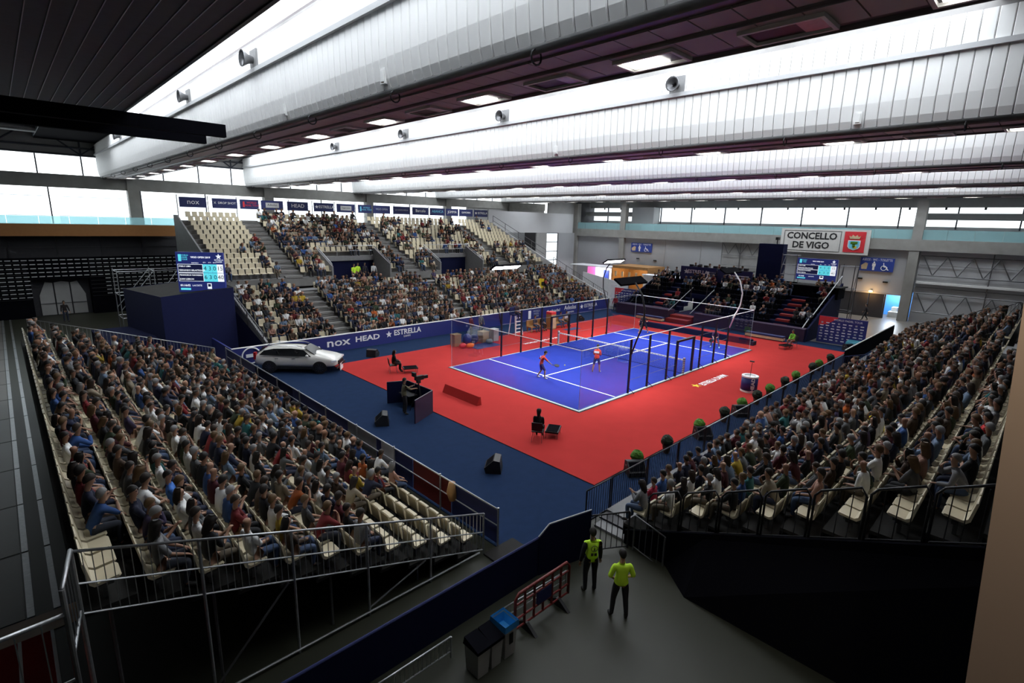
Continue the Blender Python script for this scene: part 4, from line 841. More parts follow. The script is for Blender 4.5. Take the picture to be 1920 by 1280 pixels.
def template(P, sub=1, fingers=True):
    N, E, info = body(P, fingers); co, no, fs = grow(N, E, sub); lab, tt = regions(co, N, E)
    hd = np.array(info['head']); hf, hu = np.array(info['hf']), np.array(info['hu']); ll = np.cross(hu, hf); rel = co-hd; a, b, c = rel @ hf, rel @ hu, rel @ ll
    ish = lab == 'head'; nose = np.exp(-((b+.005)/.022)**2-(c/.02)**2)*(a > .03)*ish; co = co+nose[:, None]*hf*.022
    me = bpy.data.meshes.new('person_body'); me.from_pydata([tuple(x) for x in co], [], fs); me.materials.append(MATS['skin']); me.polygons.foreach_set('use_smooth', [True]*len(fs))
    D = dict(body=me, info=info)
    tors = np.isin(lab, ['torso']) & True; D['tee'] = shell('shirt', co, no, fs, tors | (lab == 'uarm') | (lab == 'pelvis'), .014, 'cloth'); D['long'] = shell('sweater', co, no, fs, tors | (lab == 'uarm') | (lab == 'farm') | (lab == 'pelvis'), .016, 'cloth'); D['vest'] = shell('vest', co, no, fs, tors, .022, 'hivis'); D['hitee'] = shell('shirt', co, no, fs, tors | (lab == 'uarm') | (lab == 'pelvis'), .016, 'hivis')
    D['trousers'] = shell('trousers', co, no, fs, np.isin(lab, ['pelvis', 'thigh', 'shin']), .010, 'cloth'); D['shorts'] = shell('shorts', co, no, fs, np.isin(lab, ['pelvis', 'thigh']), .012, 'cloth'); D['shoes'] = shell('shoes', co, no, fs, lab == 'foot', .008, 'cloth')
    def cap_mesh(nm, mat, front, side, back, k=1.0, brim=False):
        mb = MB(); n1, n2 = 6, 16; vv = []
        for i in range(n1+1):
            for j in range(n2):
                az = 2*math.pi*j/n2; ca = math.cos(az); lo = (front if ca > 0 else back)*abs(ca)+side*(1-abs(ca)); th = (math.pi/2-lo)*i/n1
                st_, ct_ = math.sin(th), math.cos(th); fb = .104 if ca > 0 else .108
                vv.append(info['head']+info['hf']*(st_*ca*fb*k-.004)+V(ll)*(st_*math.sin(az)*.088*k)+info['hu']*(ct_*.124*k+.004))
        mb.add(vv, [(i*n2+j, (i+1)*n2+j, (i+1)*n2+(j+1)%n2, i*n2+(j+1)%n2) for i in range(n1) for j in range(n2)])
        if brim: c0 = info['head']+info['hu']*.05; mb.add([c0+info['hf']*.09+V(ll)*.07, c0+info['hf']*.19+V(ll)*.05, c0+info['hf']*.19-V(ll)*.05, c0+info['hf']*.09-V(ll)*.07], [(0,1,2,3)])
        return mb.mesh(nm, mat, True)
    D['short'] = cap_mesh('hair', 'hair', .45, .05, -.75); D['cap'] = cap_mesh('cap', 'cloth', .35, .25, .0, 1.06, True)
    lh = MB(); hdv, hfv, huv, lv = info['head'], info['hf'], info['hu'], V(ll); ring_ = []
    for (dz, ra, rb, back) in ((.10, .05, .05, 0), (.075, .09, .09, 0), (.02, .105, .105, -.012), (-.06, .10, .09, -.03), (-.14, .10, .07, -.05), (-.22, .09, .05, -.06), (-.28, .05, .03, -.06)):
        rg = []
        for k in range(12):
            an_ = math.pi*(.28+1.44*k/11); rg.append(hdv+huv*dz+hfv*(math.cos(an_)*ra+back)+lv*(math.sin(an_)*rb))
        ring_.append(rg)
    lh.add([p for rg in ring_ for p in rg], [(i*12+k, i*12+k+1, (i+1)*12+k+1, (i+1)*12+k) for i in range(6) for k in range(11)]+[tuple(range(12))]); D['longhair'] = lh.mesh('hair', 'hair', True)
    fe = MB(); R3 = Matrix((hfv, lv, huv)).transposed()
    for s in (-1, 1): fe.obox(hdv+hfv*.082+lv*.032*s+huv*.012, .014, .022, .009, R3).obox(hdv+hfv*.084+lv*.032*s+huv*.03, .012, .032, .006, R3)
    fe.obox(hdv+hfv*.084-huv*.052, .014, .042, .009, R3); D['face'] = fe.mesh('facial_features', 'feature')
    return D
SIT = dict(footL=(.40, .13, -.35), footR=(.40, -.13, -.35))
def sit(**k): d = dict(SIT); d.update(k); return d
POSES = [sit(lean=-4, handL=(.30, .10, .20), handR=(.30, -.08, .20), hyaw=-8),                      # hands in the lap
         sit(lean=22, handL=(.47, .03, .22), handR=(.47, -.03, .20), hyaw=5, hpit=6, elbL=(0, 1, -.6), elbR=(0, -1, -.6)),   # leaning on the knees
         sit(lean=4, handL=(.20, -.10, .32), handR=(.22, .12, .30), hyaw=-15, elbL=(.2, 1, -.5), elbR=(.2, -1, -.5)),      # arms crossed
         sit(lean=12, handL=(.33, .12, .20), handR=(.27, -.03, .60), hyaw=8, elbR=(.4, -.5, -1), hdR=(-.3, .1, 1)),       # chin on the hand
         sit(lean=2, handL=(.38, .13, .19), handR=(.38, -.14, .19), hyaw=20, footL=(.46, .18, -.35), footR=(.34, -.16, -.35)),
         sit(lean=8, handL=(.36, .03, .42), handR=(.36, -.03, .42), hyaw=-4, hpit=12, hdL=(.6, -.2, .7), hdR=(.6, .2, .7)),  # holding a phone
         sit(lean=-8, handL=(.26, .14, .20), handR=(.30, -.02, .22), hyaw=-25, footL=(.5, .02, -.2), footR=(.38, -.12, -.35), kneeL=(1, -.2, .9)),  # legs crossed
         sit(lean=30, handL=(.50, .10, .15), handR=(.46, -.06, .50), hyaw=10, hpit=-6, elbR=(.3, -.6, -1), hdR=(-.5, 0, 1))]
TPL = [template(p) for p in POSES]
SKIN = [(.34,.185,.115), (.29,.15,.09), (.38,.215,.14), (.25,.125,.075)]
HAIRC = [((.010,.008,.006),'dark-haired'), ((.018,.012,.008),'dark-haired'), ((.012,.009,.007),'dark-haired'), ((.03,.018,.01),'brown-haired'), ((.012,.009,.007),'dark-haired'), ((.10,.055,.02),'fair-haired'), ((.20,.195,.19),'grey-haired')]
WARD = [((.015,.016,.02),'black',34), ((.02,.028,.07),'navy',24), ((.70,.70,.68),'white',14), ((.15,.155,.16),'grey',9), ((.30,.30,.31),'light grey',6), ((.30,.02,.025),'red',6), ((.12,.012,.022),'maroon',6), ((.05,.14,.42),'blue',6), ((.25,.36,.52),'pale blue',6), ((.10,.06,.035),'brown',6), ((.05,.075,.035),'olive',5), ((.62,.42,.03),'yellow',2), ((.55,.30,.22),'salmon',3), ((.48,.40,.28),'beige',5), ((.62,.14,.02),'orange',1), ((.03,.20,.20),'teal',2), ((.07,.05,.12),'purple',2)]
LEGS = [(.02,.025,.05), (.035,.06,.12), (.012,.012,.014), (.06,.09,.16), (.10,.08,.055), (.03,.035,.05)]
rp_ = random.Random(23)
def ward():
    c, n_, q_ = rp_.choices(WARD, [w_[2] for w_ in WARD])[0]; k = rp_.uniform(.8, 1.05) if n_ == 'white' else rp_.uniform(.35, .65); return tuple(x*k for x in c), n_, q_
def dress(root, D, top, topc, legc, hair, hairc, bottom='trousers', shoec=(.03,.03,.03), face=True):
    if top: inst(D[top].name.split('.')[0], D[top], root, color=topc)
    inst(bottom, D[bottom], root, color=legc); inst('shoes', D['shoes'], root, color=shoec)
    if hair == 'cap': inst('cap', D['cap'], root, color=hairc)
    elif hair: inst('hair', D[hair], root, color=hairc)
    if face: inst('facial_features', D['face'], root)['kind'] = 'stuff'
# choose the people and seats that show largest; the rest become one crowd / one bank of seats
for s in SEATS:
    pr = project(s['p']+V((0, 0, .4))); s['z'] = 1e9
    if pr and -15 < pr[0] < 1935 and -20 < pr[1] < 1300: s['z'] = pr[2]
    # spectators right of the tan post are hidden by it
    if pr and s['st'] == 'D' and pr[0] > 1905: s['z'] = 1e9
for s in SEATS:
    if s['taken']:
        c, cn, _ = ward(); hc, hn = rp_.choice(HAIRC); st_ = rp_.random(); hair = 'longhair' if st_ < .28 else (None if st_ > .92 else 'short')
        s.update(pose=rp_.randrange(len(TPL)), top=c, topn=cn, sl=rp_.choice(['tee', 'tee', 'long']), hair=hair, hc=hc, hn=hn if hair else 'bald', leg=rp_.choice(LEGS), skin=rp_.choice(SKIN), yaw=rp_.uniform(-.25, .25), sc=rp_.uniform(.92, 1.04))
# a few spectators the photograph singles out
def single(st, row, idx, **k):
    for s in SEATS:
        if s['st'] == st and s['row'] == row and s['idx'] == idx and s['taken']: s.update(k)
W_, R__, B_ = (.72,.72,.70), (.42,.02,.03), (.05,.16,.5)
for idx, row, c, cn in ((7, 8, W_, 'white'), (4, 9, W_, 'white'), (5, 8, B_, 'blue'), (3, 8, W_, 'white'), (1, 7, (.45,.03,.05), 'red'), (12, 7, W_, 'white'), (14, 6, W_, 'white'), (15, 5, W_, 'white'), (10, 10, W_, 'white'), (17, 9, W_, 'white')): single('A', row, idx, top=c, topn=cn, sl='tee')
for idx, row, c, cn in ((14, 5, (.7,.55,.02), 'yellow'), (6, 8, W_, 'white'), (4, 6, W_, 'white'), (9, 8, (.45,.02,.02), 'red'), (12, 9, W_, 'white'), (2, 1, W_, 'white'), (1, 0, (.35,.02,.05), 'red'), (8, 1, B_, 'blue')): single('D', row, idx, top=c, topn=cn, sl='tee')
taken = sorted([s for s in SEATS if s['taken']], key=lambda s: s['z']); HERO = taken[:292]; REST = [s for s in taken[292:]]
STN = {'A': 'car-side stand', 'D': 'shrub-side stand', 'B': 'far stand'}
cnt = {}
for s in sorted(HERO, key=lambda s: (s['st'], s['row'], s['idx'])):
    k = cnt[(s['st'], s['row'])] = cnt.get((s['st'], s['row']), 0)+1; s['nth'] = k
for s in HERO:
    D = TPL[s['pose']]; gar = 'T-shirt' if s['sl'] == 'tee' else 'sweater'
    o = inst('person', D['body'], None, s['p'], s['rz']+s['yaw'], s['sc'], s['skin'])
    tag(o, f"{s['hn']} spectator in {s['topn']} {gar}, {nth(s['row']+1)} row of {STN[s['st']]}, {nth(s['nth'])} from near railing", 'person', f"spectators in the {STN[s['st']]}")
    dress(o, D, s['sl'], s['top'], s['leg'], s['hair'], s['hc'])
# seats: empty ones first, then the nearest taken ones
es = sorted([s for s in SEATS if s['z'] < 1e8 and s['st'] != 'B' and not s['taken']], key=lambda s: s['z']); ts = sorted([s for s in SEATS if s['z'] < 1e8 and s['taken'] and s['st'] != 'B'], key=lambda s: s['z'])
eb = sorted([s for s in SEATS if s['z'] < 1e8 and s['st'] == 'B' and not s['taken']], key=lambda s: s['z'])
IND = (es[:110]+eb[:60]+ts)[:290]; ids = set(id(s) for s in IND); cnt = {}
for s in sorted(IND, key=lambda s: (s['st'], s['row'], s['idx'])):
    k = cnt[(s['st'], s['row'])] = cnt.get((s['st'], s['row']), 0)+1
    o = inst('stadium_seat', seat_me, None, s['p'], s['rz']); inst('bracket', brk_me, o)
    tag(o, f"{'taken' if s['taken'] else 'empty'} cream plastic seat, {nth(s['row']+1)} row of {STN[s['st']]}, {nth(s['idx']+1)} from {'tower end' if s['st']=='B' else 'near railing'}", 'seat', f"cream seats of the {STN[s['st']]}")
sv = np.array(seat_lo.v); allv, allf = [], []
for s in SEATS:
    if id(s) in ids: continue
    if s['z'] > 1e8: continue
    c_, s_ = math.cos(s['rz']), math.sin(s['rz']); r_ = sv @ np.array(((c_, s_, 0), (-s_, c_, 0), (0, 0, 1)))+np.array(s['p']); o = len(allv)*len(sv); allv.append(r_); allf += [tuple(i+o for i in f) for f in seat_lo.f]
me = bpy.data.meshes.new('seat_bank'); me.from_pydata([tuple(v) for v in np.concatenate(allv)], [], allf); me.materials.append(MATS['seat_plastic']); o = bpy.data.objects.new('seat_bank', me); COL.objects.link(o)
tag(o, 'remaining rows of cream plastic seats in the stands', 'seats', kind='stuff')

# ------------------------------------------------------------------ the rest of the crowd as one mass
LOW = []
for p in POSES:
    N, E, info = body(p, False); co, no, fs = grow(N, E, 0); lab, tt = regions(co, N, E); rel = co-np.array(info['head']); a = rel @ np.array(info['hf']); b = rel @ np.array(info['hu'])
    code = np.zeros(len(co), int); code[np.isin(lab, ['torso', 'uarm'])] = 1; code[lab == 'farm'] = 4; code[np.isin(lab, ['pelvis', 'thigh', 'shin'])] = 2; code[lab == 'foot'] = 5
    hair = (lab == 'head') & ((b > .03) | (a < .045)); co = co+no*np.where(hair, .015, np.where((code == 1) | (code == 2), .012, 0))[:, None]; code[hair] = 3
    LOW.append((co, fs, code))
CV, CF, CC, nv = [], [], [], 0
def crowd(p, rz, sc, pose, skin, top, leg, hairc, sl, bald=False):
    global nv
    co, fs, code = LOW[pose]; c_, s_ = math.cos(rz), math.sin(rz); CV.append((co*sc) @ np.array(((c_, s_, 0), (-s_, c_, 0), (0, 0, 1)))+np.array(p))
    pal = np.array([skin, top, leg, skin if bald else hairc, top if sl == 'long' else skin, (.03,.03,.03)]); CC.append(pal[code]); CF.extend(tuple(i+nv for i in f) for f in fs); nv += len(co)
for s in REST:
    if s['z'] < 1e8: crowd(s['p'], s['rz']+s['yaw'], s['sc'], s['pose'], s['skin'], s['top'], s['leg'], s['hc'], s['sl'], s['hair'] is None)
# ------------------------------------------------------------------ stand C at the far end: navy terraces, red steps, press box
sC = T('grandstand', 'navy terraced end stand with red steps below the press box', 'grandstand', (30, 6, -.06))
CXr, CZr = lambda r: 27.9+.82*r, lambda r: .75+.36*r
MB().box(26.6, 27.4, -1.6, 7.9, -.06, 1.0).build('front_wall', 'purple_cloth', sC); MB().box(26.2, 27.4, 10.3, 16.2, -.06, 1.0).build('front_wall', 'purple_cloth', sC)
MB().prism([(26.6, -.06), (35, -.06), (35, 4.2), (27.0, 1.0)], 'y', -1.75, -1.6).build('end_wall', 'navy_dark', sC); MB().prism([(26.6, -.06), (35, -.06), (35, 4.2), (27.0, 1.0)], 'y', 15.8, 15.95).build('end_wall', 'navy_dark', sC)
for r in range(8):
    x, z = CXr(r), CZr(r)
    for y0, y1 in ((-1.6, 7.9), (10.3, 15.8)) if r < 4 else ((-1.6, 15.8),): MB().box(x-.42, x+.42, y0, y1, z-.4, z).build('tread', 'navy_dark', sC)
    for y0, y1 in ([(.2, 1.3)] if r < 6 else [])+([(12.0, 13.0)] if r < 4 else []): MB().box(x-.43, x+.1, y0, y1, z, z+.17).build('stair_step', 'stair_red', sC)
    for k in range(33):
        y = -1.2+.52*k
        if (.0 < y < 1.5) or (11.8 < y < 13.2) or (r < 4 and 7.6 < y < 10.5): continue
        p = .25 if r < 3 else .5
        if 3 <= r <= 4: p = .12
        if 6.0 < y < 7.5 and r < 3: p = .8
        if r > 4 and 2 < y < 12: p = .8
        if rs.random() < p:
            c, cn, _ = ward(); hc, hn = rp_.choice(HAIRC); crowd((x-.05, y, z+.43), math.pi+rp_.uniform(-.3, .3), .97, rp_.randrange(8), rp_.choice(SKIN), c, rp_.choice(LEGS), hc, rp_.choice(['tee', 'long']))
cs = MB()
for r in range(8):
    for k in range(33):
        y = -1.2+.52*k; x, z = CXr(r), CZr(r)
        if (.0 < y < 1.5) or (11.8 < y < 13.2) or (r < 4 and 7.6 < y < 10.5): continue
        cs.box(x-.22, x+.2, y-.21, y+.21, z+.36, z+.42).box(x+.18, x+.23, y-.21, y+.21, z+.42, z+.8)
o = cs.build('seat_rows', 'black_cloth', sC); o['kind'] = 'stuff'
MB().box(25.6, 27.4, 8.0, 10.2, -.06, .35).build('exit_ramp', 'stair_red', sC); MB().box(26.4, 27.4, 8.0, 10.2, .35, .6).build('exit_ramp', 'stair_red', sC)
MB().box(27.4, 31.2, 7.9, 10.3, -.06, .6).build('corridor_deck', 'navy_dark', sC); MB().box(31.0, 31.2, 7.9, 10.3, .6, 2.2).build('corridor_back', 'navy_dark', sC)
for y in (8.0, 10.2): MB().bar((26.0, y, 1.0), (30.5, y, 2.9), .035).build('handrail', 'dark_galv', sC)
for y in (8.3, 9.9): MB().bar((29.6, y, 1.5), (29.6, y, 3.2), .05).build('door_post', 'black_metal', sC)
MB().bar((27.2, -1.2, .9), (28.6, -1.35, 1.9), .05).build('handrail', 'galv', sC); MB().bar((27.2, 4.6, .9), (28.6, 4.6, 1.8), .04).build('handrail', 'galv', sC); MB().bar((27.6, -1.75, 2.1), (34.2, -1.75, 4.9), .04).build('handrail', 'galv', sC)
pb = T('press_box', 'navy press box with sponsor lettering above the end stand', 'booth', (34, 9.3, 2.6))
MB().box(33.0, 36.4, 5.5, 13.0, 3.0, 3.7).build('deck', 'navy_dark', pb); MB().box(32.9, 33.0, 9.1, 13.0, 3.4, 4.78).build('front_panel', 'navy', pb); MB().box(32.9, 33.0, 5.5, 9.0, 3.4, 4.7).build('front_panel', 'navy', pb)
MB().box(33.0, 33.7, 5.6, 12.9, 4.66, 4.74).build('desk', 'black_plastic', pb)
Fp = lambda y, z: (32.89, y, z)
star(Fp(12.35, 4.25), .3, '-x', 'white_print', pb); txt('ESTRELLA', .52, Fp(11.1, 4.25), '-x', 'white_print', pb, bold=.01); txt('DAMM', .2, Fp(11.0, 3.87), '-x', 'white_print', pb)
decal(Fp(9.95, 4.1), '-x', .22, .6, 'white_print', pb, 'logo'); txt('WORLD\nPADEL\nTOUR', .2, Fp(9.5, 4.1), '-x', 'grey_print', pb)
rg = MB().tube([(32.86, 7.85+.3*math.cos(k*math.pi/8), 4.0+.32*math.sin(k*math.pi/8)) for k in range(17)], .06, 6); rg.box(32.85, 32.89, 5.7, 7.5, 3.9, 4.05).box(32.85, 32.89, 5.8, 7.5, 4.15, 4.25); rg.build('emblem', 'white_print', pb)
for k, y in enumerate((12.0, 11.1, 10.4, 9.4, 8.6, 7.9, 7.0, 6.3)):
    if k % 3 != 1: crowd((34.1, y, 4.28), math.pi+.1*k, .96, k % 8, SKIN[k % 4], WARD[k*2 % 9][0], LEGS[k % 6], HAIRC[k % 4][0], 'tee')
    MB().box(33.15, 33.4, y-.2, y+.2, 4.74, 4.98).build('monitor', 'black_plastic', pb)
nc = tag(MB().box(36.5, 37.6, 4.25, 6.6, -.06, 7.36).build('navy_pillar', 'navy_dark'), 'tall navy cloth-covered pillar beside the press box', 'pillar')
pc = T('roof_camera', 'small black camera on top of the navy pillar', 'camera', (36.8, 5.0, 7.36)); MB().bar((36.8, 5.0, 7.36), (36.8, 5.0, 7.75), .05).build('stem', 'black_metal', pc); MB().obox((36.7, 4.95, 7.9), .5, .25, .28).build('body', 'black_plastic', pc)
bd = T('screen_plinth', 'black cloth-covered deck carrying the far scoreboard', 'platform', (34, 1, -.06)); MB().box(33.0, 35.0, -1.95, 3.7, 2.9, 3.85).build('cloth', 'black_cloth', bd); MB().box(32.9, 35.2, -2.1, 3.75, 3.85, 3.95).build('deck', 'stand_dark', bd)

def scoreboard(label, c, w_, h, face, name='scoreboard'):
    r, u = RX[face] if isinstance(face, str) else face; n = r.cross(u); c = V(c); t = T(name, label, 'scoreboard', c-u*h/2)
    q = lambda a, b, d=.012: c+r*(a*w_/2)+u*(b*h/2)+n*d
    mb = MB(); p = [c+r*a*w_/2+u*b*h/2 for a, b in ((-1,-1),(1,-1),(1,1),(-1,1))]
    mb.add([x for x in p]+[x-n*.18 for x in p], [(0,1,2,3),(7,6,5,4),(0,4,5,1),(1,5,6,2),(2,6,7,3),(3,7,4,0)]); root_ = t; t = mb.build('screen', 'led_navy', t)
    f = (r, u); D = lambda a, b, ww, hh, m, nm='cell', d=.012: decal(q(a, b, 0), f, ww*w_/2, hh*h/2, m, t, nm, d)
    D(-.83, .72, .12, .34, 'led_cyan', 'logo'); txt('WORLD\nPADEL\nTOUR', .052*h, q(-.63, .74), f, 'led_cyan', t, ext=.002)
    txt('VIGO OPEN 2019', .062*h, q(.05, .75), f, 'led_white_s', t, ext=.002, bold=.004); star(q(.82, .80, 0), .075*h, f, 'led_white_s', t, d=.014); txt('ESTRELLA\nDAMM', .05*h, q(.82, .58), f, 'led_white_s', t, ext=.002)
    txt('PARTIDO', .04*h, q(-.2, .47), f, 'led_white_s', t, ext=.002)
    for k, a in enumerate((.2, .42, .62)): txt(f'SET{k+1}', .035*h, q(a, .50), f, 'led_white_s', t, ext=.002)
    for b, nm in ((.20, ('PABLO LIMA', 'FERNANDO BELASTEGUIN')), (-.24, ('FRANCISCO NAVARRO', 'JUAN LEBRON'))):
        D(-.42, b, 1.06, .42, 'led_white_s', 'row_frame', .006); D(-.42, b, 1.03, .385, 'led_dark', 'name_cell', .009)
        for j, s in enumerate(nm): txt(s, .052*h, q(-.90, b+.1-.2*j), f, 'led_white_s', t, ext=.002, align='LEFT', bold=.002)
    for b, vals in ((.20, ('4', '3', '0', '15')), (-.24, ('6', '3', '0', '40'))):
        for k, (a, s) in enumerate(zip((.21, .41, .61, .84), vals)):
            D(a, b, .19 if k < 3 else .26, .42, 'led_cyan' if k < 3 else 'led_white_s', 'score_cell'); txt(s, .15*h, q(a, b, .02), f, 'black_print', t, ext=.002)
    txt('01:16:02', .07*h, q(-.70, -.66), f, 'led_white_s', t, ext=.002, bold=.004); D(-.70, -.84, .42, .10, 'led_cyan', 'bar'); txt('LACOSTE', .055*h, q(-.2, -.66), f, 'led_white_s', t, ext=.002); D(.32, -.68, .18, .28, 'led_white_s', 'logo'); D(.32, -.64, .12, .14, 'led_dark', 'logo', .016)
    return root_
scoreboard('smaller lit score screen standing above the end stand', (33.9, .33, 5.32), 3.28, 1.95, '-x')
scoreboard('large lit score screen on the navy corner tower', (-9.8, 24.0, 5.12), 2.95, 2.6, (V((.772, -.635, 0)), V((0, 0, 1))))
# navy tower under the big screen
tw = T('navy_tower', 'navy cloth-draped tower under the large score screen', 'tower', (-10.3, 25.5, -.06))
pt = [V((-12.1, 24.5, 0)), V((-8.35, 22.55, 0)), V((-7.9, 29.5, 0)), V((-13.2, 30.5, 0))]; hz = [3.62, 4.2, 4.2, 3.62]
mb = MB().add([p+V((0, 0, -.06)) for p in pt]+[p+V((0, 0, h)) for p, h in zip(pt, hz)], [(0,1,5,4),(1,2,6,5),(2,3,7,6),(3,0,4,7)]); mb.build('drape', 'navy', tw)
MB().add([p+V((0, 0, h-.02)) for p, h in zip(pt, hz)], [(0,1,2,3)]).build('top', 'stand_dark', tw)
MB().add([(-8.35, 22.55, -.06), (-7.85, 19.2, -.06), (-7.85, 19.2, .9), (-8.35, 22.55, 2.6), (-7.9, 29.5, 3.9), (-7.9, 29.5, -.06)], [(0,1,2,3),(0,3,4,5)]).build('side_cloth', 'navy_dark', tw)
MB().box(-15.3, -12.4, 24.6, 30.5, -.06, .9).build('low_cloth', 'navy_dark', tw)
# scaffolds
def scaffold(label, xs, ys, z0, z1, mat='galv', r=.03, bays=None):
    t = T('scaffold', label, 'scaffold', (xs[0], ys[0], z0))
    for x in xs:
        for y in ys: MB().bar((x, y, z0), (x, y, z1), r).build('upright', mat, t)
    nz = 3
    for j in range(1, nz+1):
        z = z0+(z1-z0)*j/nz-.15
        for y in ys: MB().bar((xs[0], y, z), (xs[-1], y, z), r*.8).build('ledger', mat, t)
        for x in xs: MB().bar((x, ys[0], z), (x, ys[-1], z), r*.8).build('ledger', mat, t)
    for a, b in zip(xs, xs[1:]):
        for y in ys: MB().bar((a, y, z0+(z1-z0)*.42), (b, y, z1-.15), r*.8).build('brace', mat, t); MB().bar((a, y, z0), (b, y, z0+(z1-z0)*.42), r*.8).build('brace', mat, t)
    return t
scaffold('galvanised scaffold frame behind the corner score screen', (-13.4, -11.2, -9.2), (30.8, 32.6), -.06, 4.9)
scaffold('thin dark scaffold behind the far score screen', (34.3, 35.6), (-2.6, -1.4), -.06, 5.9, 'dark_galv', .035); scaffold('thin dark scaffold between navy pillar and far score screen', (34.4, 35.4), (2.2, 3.5), 3.9, 6.6, 'dark_galv', .03)
# press walls
def press_wall(label, x, y0, y1, h):
    t = T('press_wall', label, 'backdrop', (x, (y0+y1)/2, 0)); t = MB().box(x, x+.08, y0, y1, -.03, h).build('panel', 'navy_board', t); L = y1-y0
    MB().add([(x-.01, y1, h), (x-.01, y1, h*.62), (x-.01, y1-L*.2, h*.72), (x-.01, y1-L*.42, h)], [(0,1,2,3)]).build('red_corner', 'red_print', t)
    txt('WORLD PADEL TOUR', .2, (x-.012, (y0+y1)/2-.35, h*.9), '-x', 'white_print', t, ext=.002)
    m1 = MB().box(0, .012, -.12, .12, -.035, .035).mesh('sponsor_mark', 'white_print'); m2 = MB().box(0, .012, -.07, .07, -.06, .06).mesh('sponsor_mark', 'grey_print')
    for j in range(7):
        for k in range(8): inst('sponsor_mark', m1 if (j+k) % 3 else m2, t, V((x-.012, y1-.25-L*.125*k*.95, h*.76-h*.108*j))-wloc(t))
    return t
press_wall('navy sponsor backdrop near the red carpet corner', 28.0, -5.5, -2.15, 2.1); press_wall('navy sponsor backdrop at the end of the advertising board', 29.0, 15.6, 18.5, 2.15)
tag(MB().prism([(26.6, -.03), (27.95, -.03), (27.8, .55), (26.9, .5)], 'y', -5.7, -4.5).build('teal_cover', 'teal_cloth'), 'teal cloth-covered heap beside the near backdrop', 'cover'); tag(MB().prism([(28.3, -.03), (28.9, -.03), (28.8, 1.0), (28.45, .9)], 'y', 14.9, 15.6).build('teal_cover', 'teal_cloth'), 'teal cloth-covered stand beside the far backdrop', 'cover')
# trade booths and white partitions at the back
pw = S(MB().box(29.5, 29.6, 18.6, 19.4, -.06, 2.4).build('wall_partition', 'booth_white'), 'white exhibition partition panels behind the far stand end')
a, b = V((30.2, 17.6, 0)), V((38.5, 30.5, 0)); d = (b-a)/13
for k in range(13):
    p, q = a+d*k, a+d*(k+.985); n = V((-d.y, d.x, 0)).normalized()*.04; MB().add([p+n, q+n, q-n, p-n, p+n+V((0,0,2.45)), q+n+V((0,0,2.45)), q-n+V((0,0,2.45)), p-n+V((0,0,2.45))], [(0,1,5,4),(2,3,7,6),(4,5,6,7),(1,2,6,5),(3,0,4,7)]).build('panel', 'booth_white', pw)
    MB().box(p.x-.03, p.x+.03, p.y-.03, p.y+.03, 0, 2.5).build('upright', 'galv', pw)
bo = T('trade_booth', 'wooden trade booth with warm light behind white partitions', 'booth', (43, 25, -.06)); MB().box(42.0, 46.3, 22.6, 28.2, 3.05, 3.4).build('roof', 'wood', bo); MB().box(46.2, 46.3, 22.6, 28.2, -.06, 3.05).build('back_wall', 'wood', bo); MB().box(42, 46.3, 22.5, 22.62, -.06, 3.05).build('side_wall', 'wood', bo); MB().box(42, 46.3, 28.2, 28.3, -.06, 3.05).build('side_wall', 'wood', bo)
for k in range(5): MB().box(42.2, 42.3, 23.2+1.1*k, 23.5+1.1*k, 1.9, 2.6).build('display_board', 'pale_wood', bo)
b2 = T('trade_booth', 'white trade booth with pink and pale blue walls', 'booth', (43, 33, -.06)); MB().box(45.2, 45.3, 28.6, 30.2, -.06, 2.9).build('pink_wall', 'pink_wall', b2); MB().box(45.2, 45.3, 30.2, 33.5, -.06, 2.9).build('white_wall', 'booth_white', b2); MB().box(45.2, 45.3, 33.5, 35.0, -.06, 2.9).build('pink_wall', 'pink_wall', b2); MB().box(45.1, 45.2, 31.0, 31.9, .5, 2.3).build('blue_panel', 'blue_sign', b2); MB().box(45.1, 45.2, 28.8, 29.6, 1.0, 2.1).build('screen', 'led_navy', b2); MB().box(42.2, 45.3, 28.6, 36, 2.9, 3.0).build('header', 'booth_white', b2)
tag(MB().box(40.5, 41.5, 16.0, 22.2, -.06, 2.6).box(40.2, 41.8, 15.8, 22.3, 2.6, 2.7).build('white_booth', 'booth_white'), 'plain white booth box behind the press box', 'booth')
for loc, e, c in (((43.6, 25.4, 2.7), 350, (1, .75, .45)), ((43.8, 32, 2.6), 420, (1, .93, 1))):
    pl = bpy.data.lights.new('booth_light', 'POINT'); pl.energy = e; pl.color = c; pl.shadow_soft_size = .5; o = bpy.data.objects.new('booth_light', pl); COL.objects.link(o); o.location = loc
# signs on the far wall
sg = T('wall_sign', 'large white municipal sign with red crest on the far wall', 'sign', (46.3, 3.6, 6.3)); sg = MB().box(46.3, 46.45, -.75, 8.05, 6.35, 8.95).build('board', 'beige_sign', sg)
G = lambda y, z: (46.29, y, z)
MB().box(46.27, 46.30, 1.95, 7.7, 6.55, 6.58).box(46.27, 46.30, 1.95, 7.7, 8.72, 8.75).box(46.27, 46.30, 1.93, 1.96, 6.55, 8.75).box(46.27, 46.30, 7.68, 7.71, 6.55, 8.75).build('border_line', 'black_print', sg)
txt('CONCELLO', .98, G(4.85, 8.15), '-x', 'black_print', sg, bold=.03, sx=.98); txt('DE VIGO', .98, G(4.85, 7.15), '-x', 'black_print', sg, bold=.03, sx=.98)
MB().box(46.26, 46.3, -.35, 1.6, 6.6, 8.75).build('red_field', 'red_print', sg)
cr = [(.05, 7.85), (.05, 7.2), (.2, 6.98), (.62, 6.82), (1.05, 6.98), (1.2, 7.2), (1.2, 7.85)]
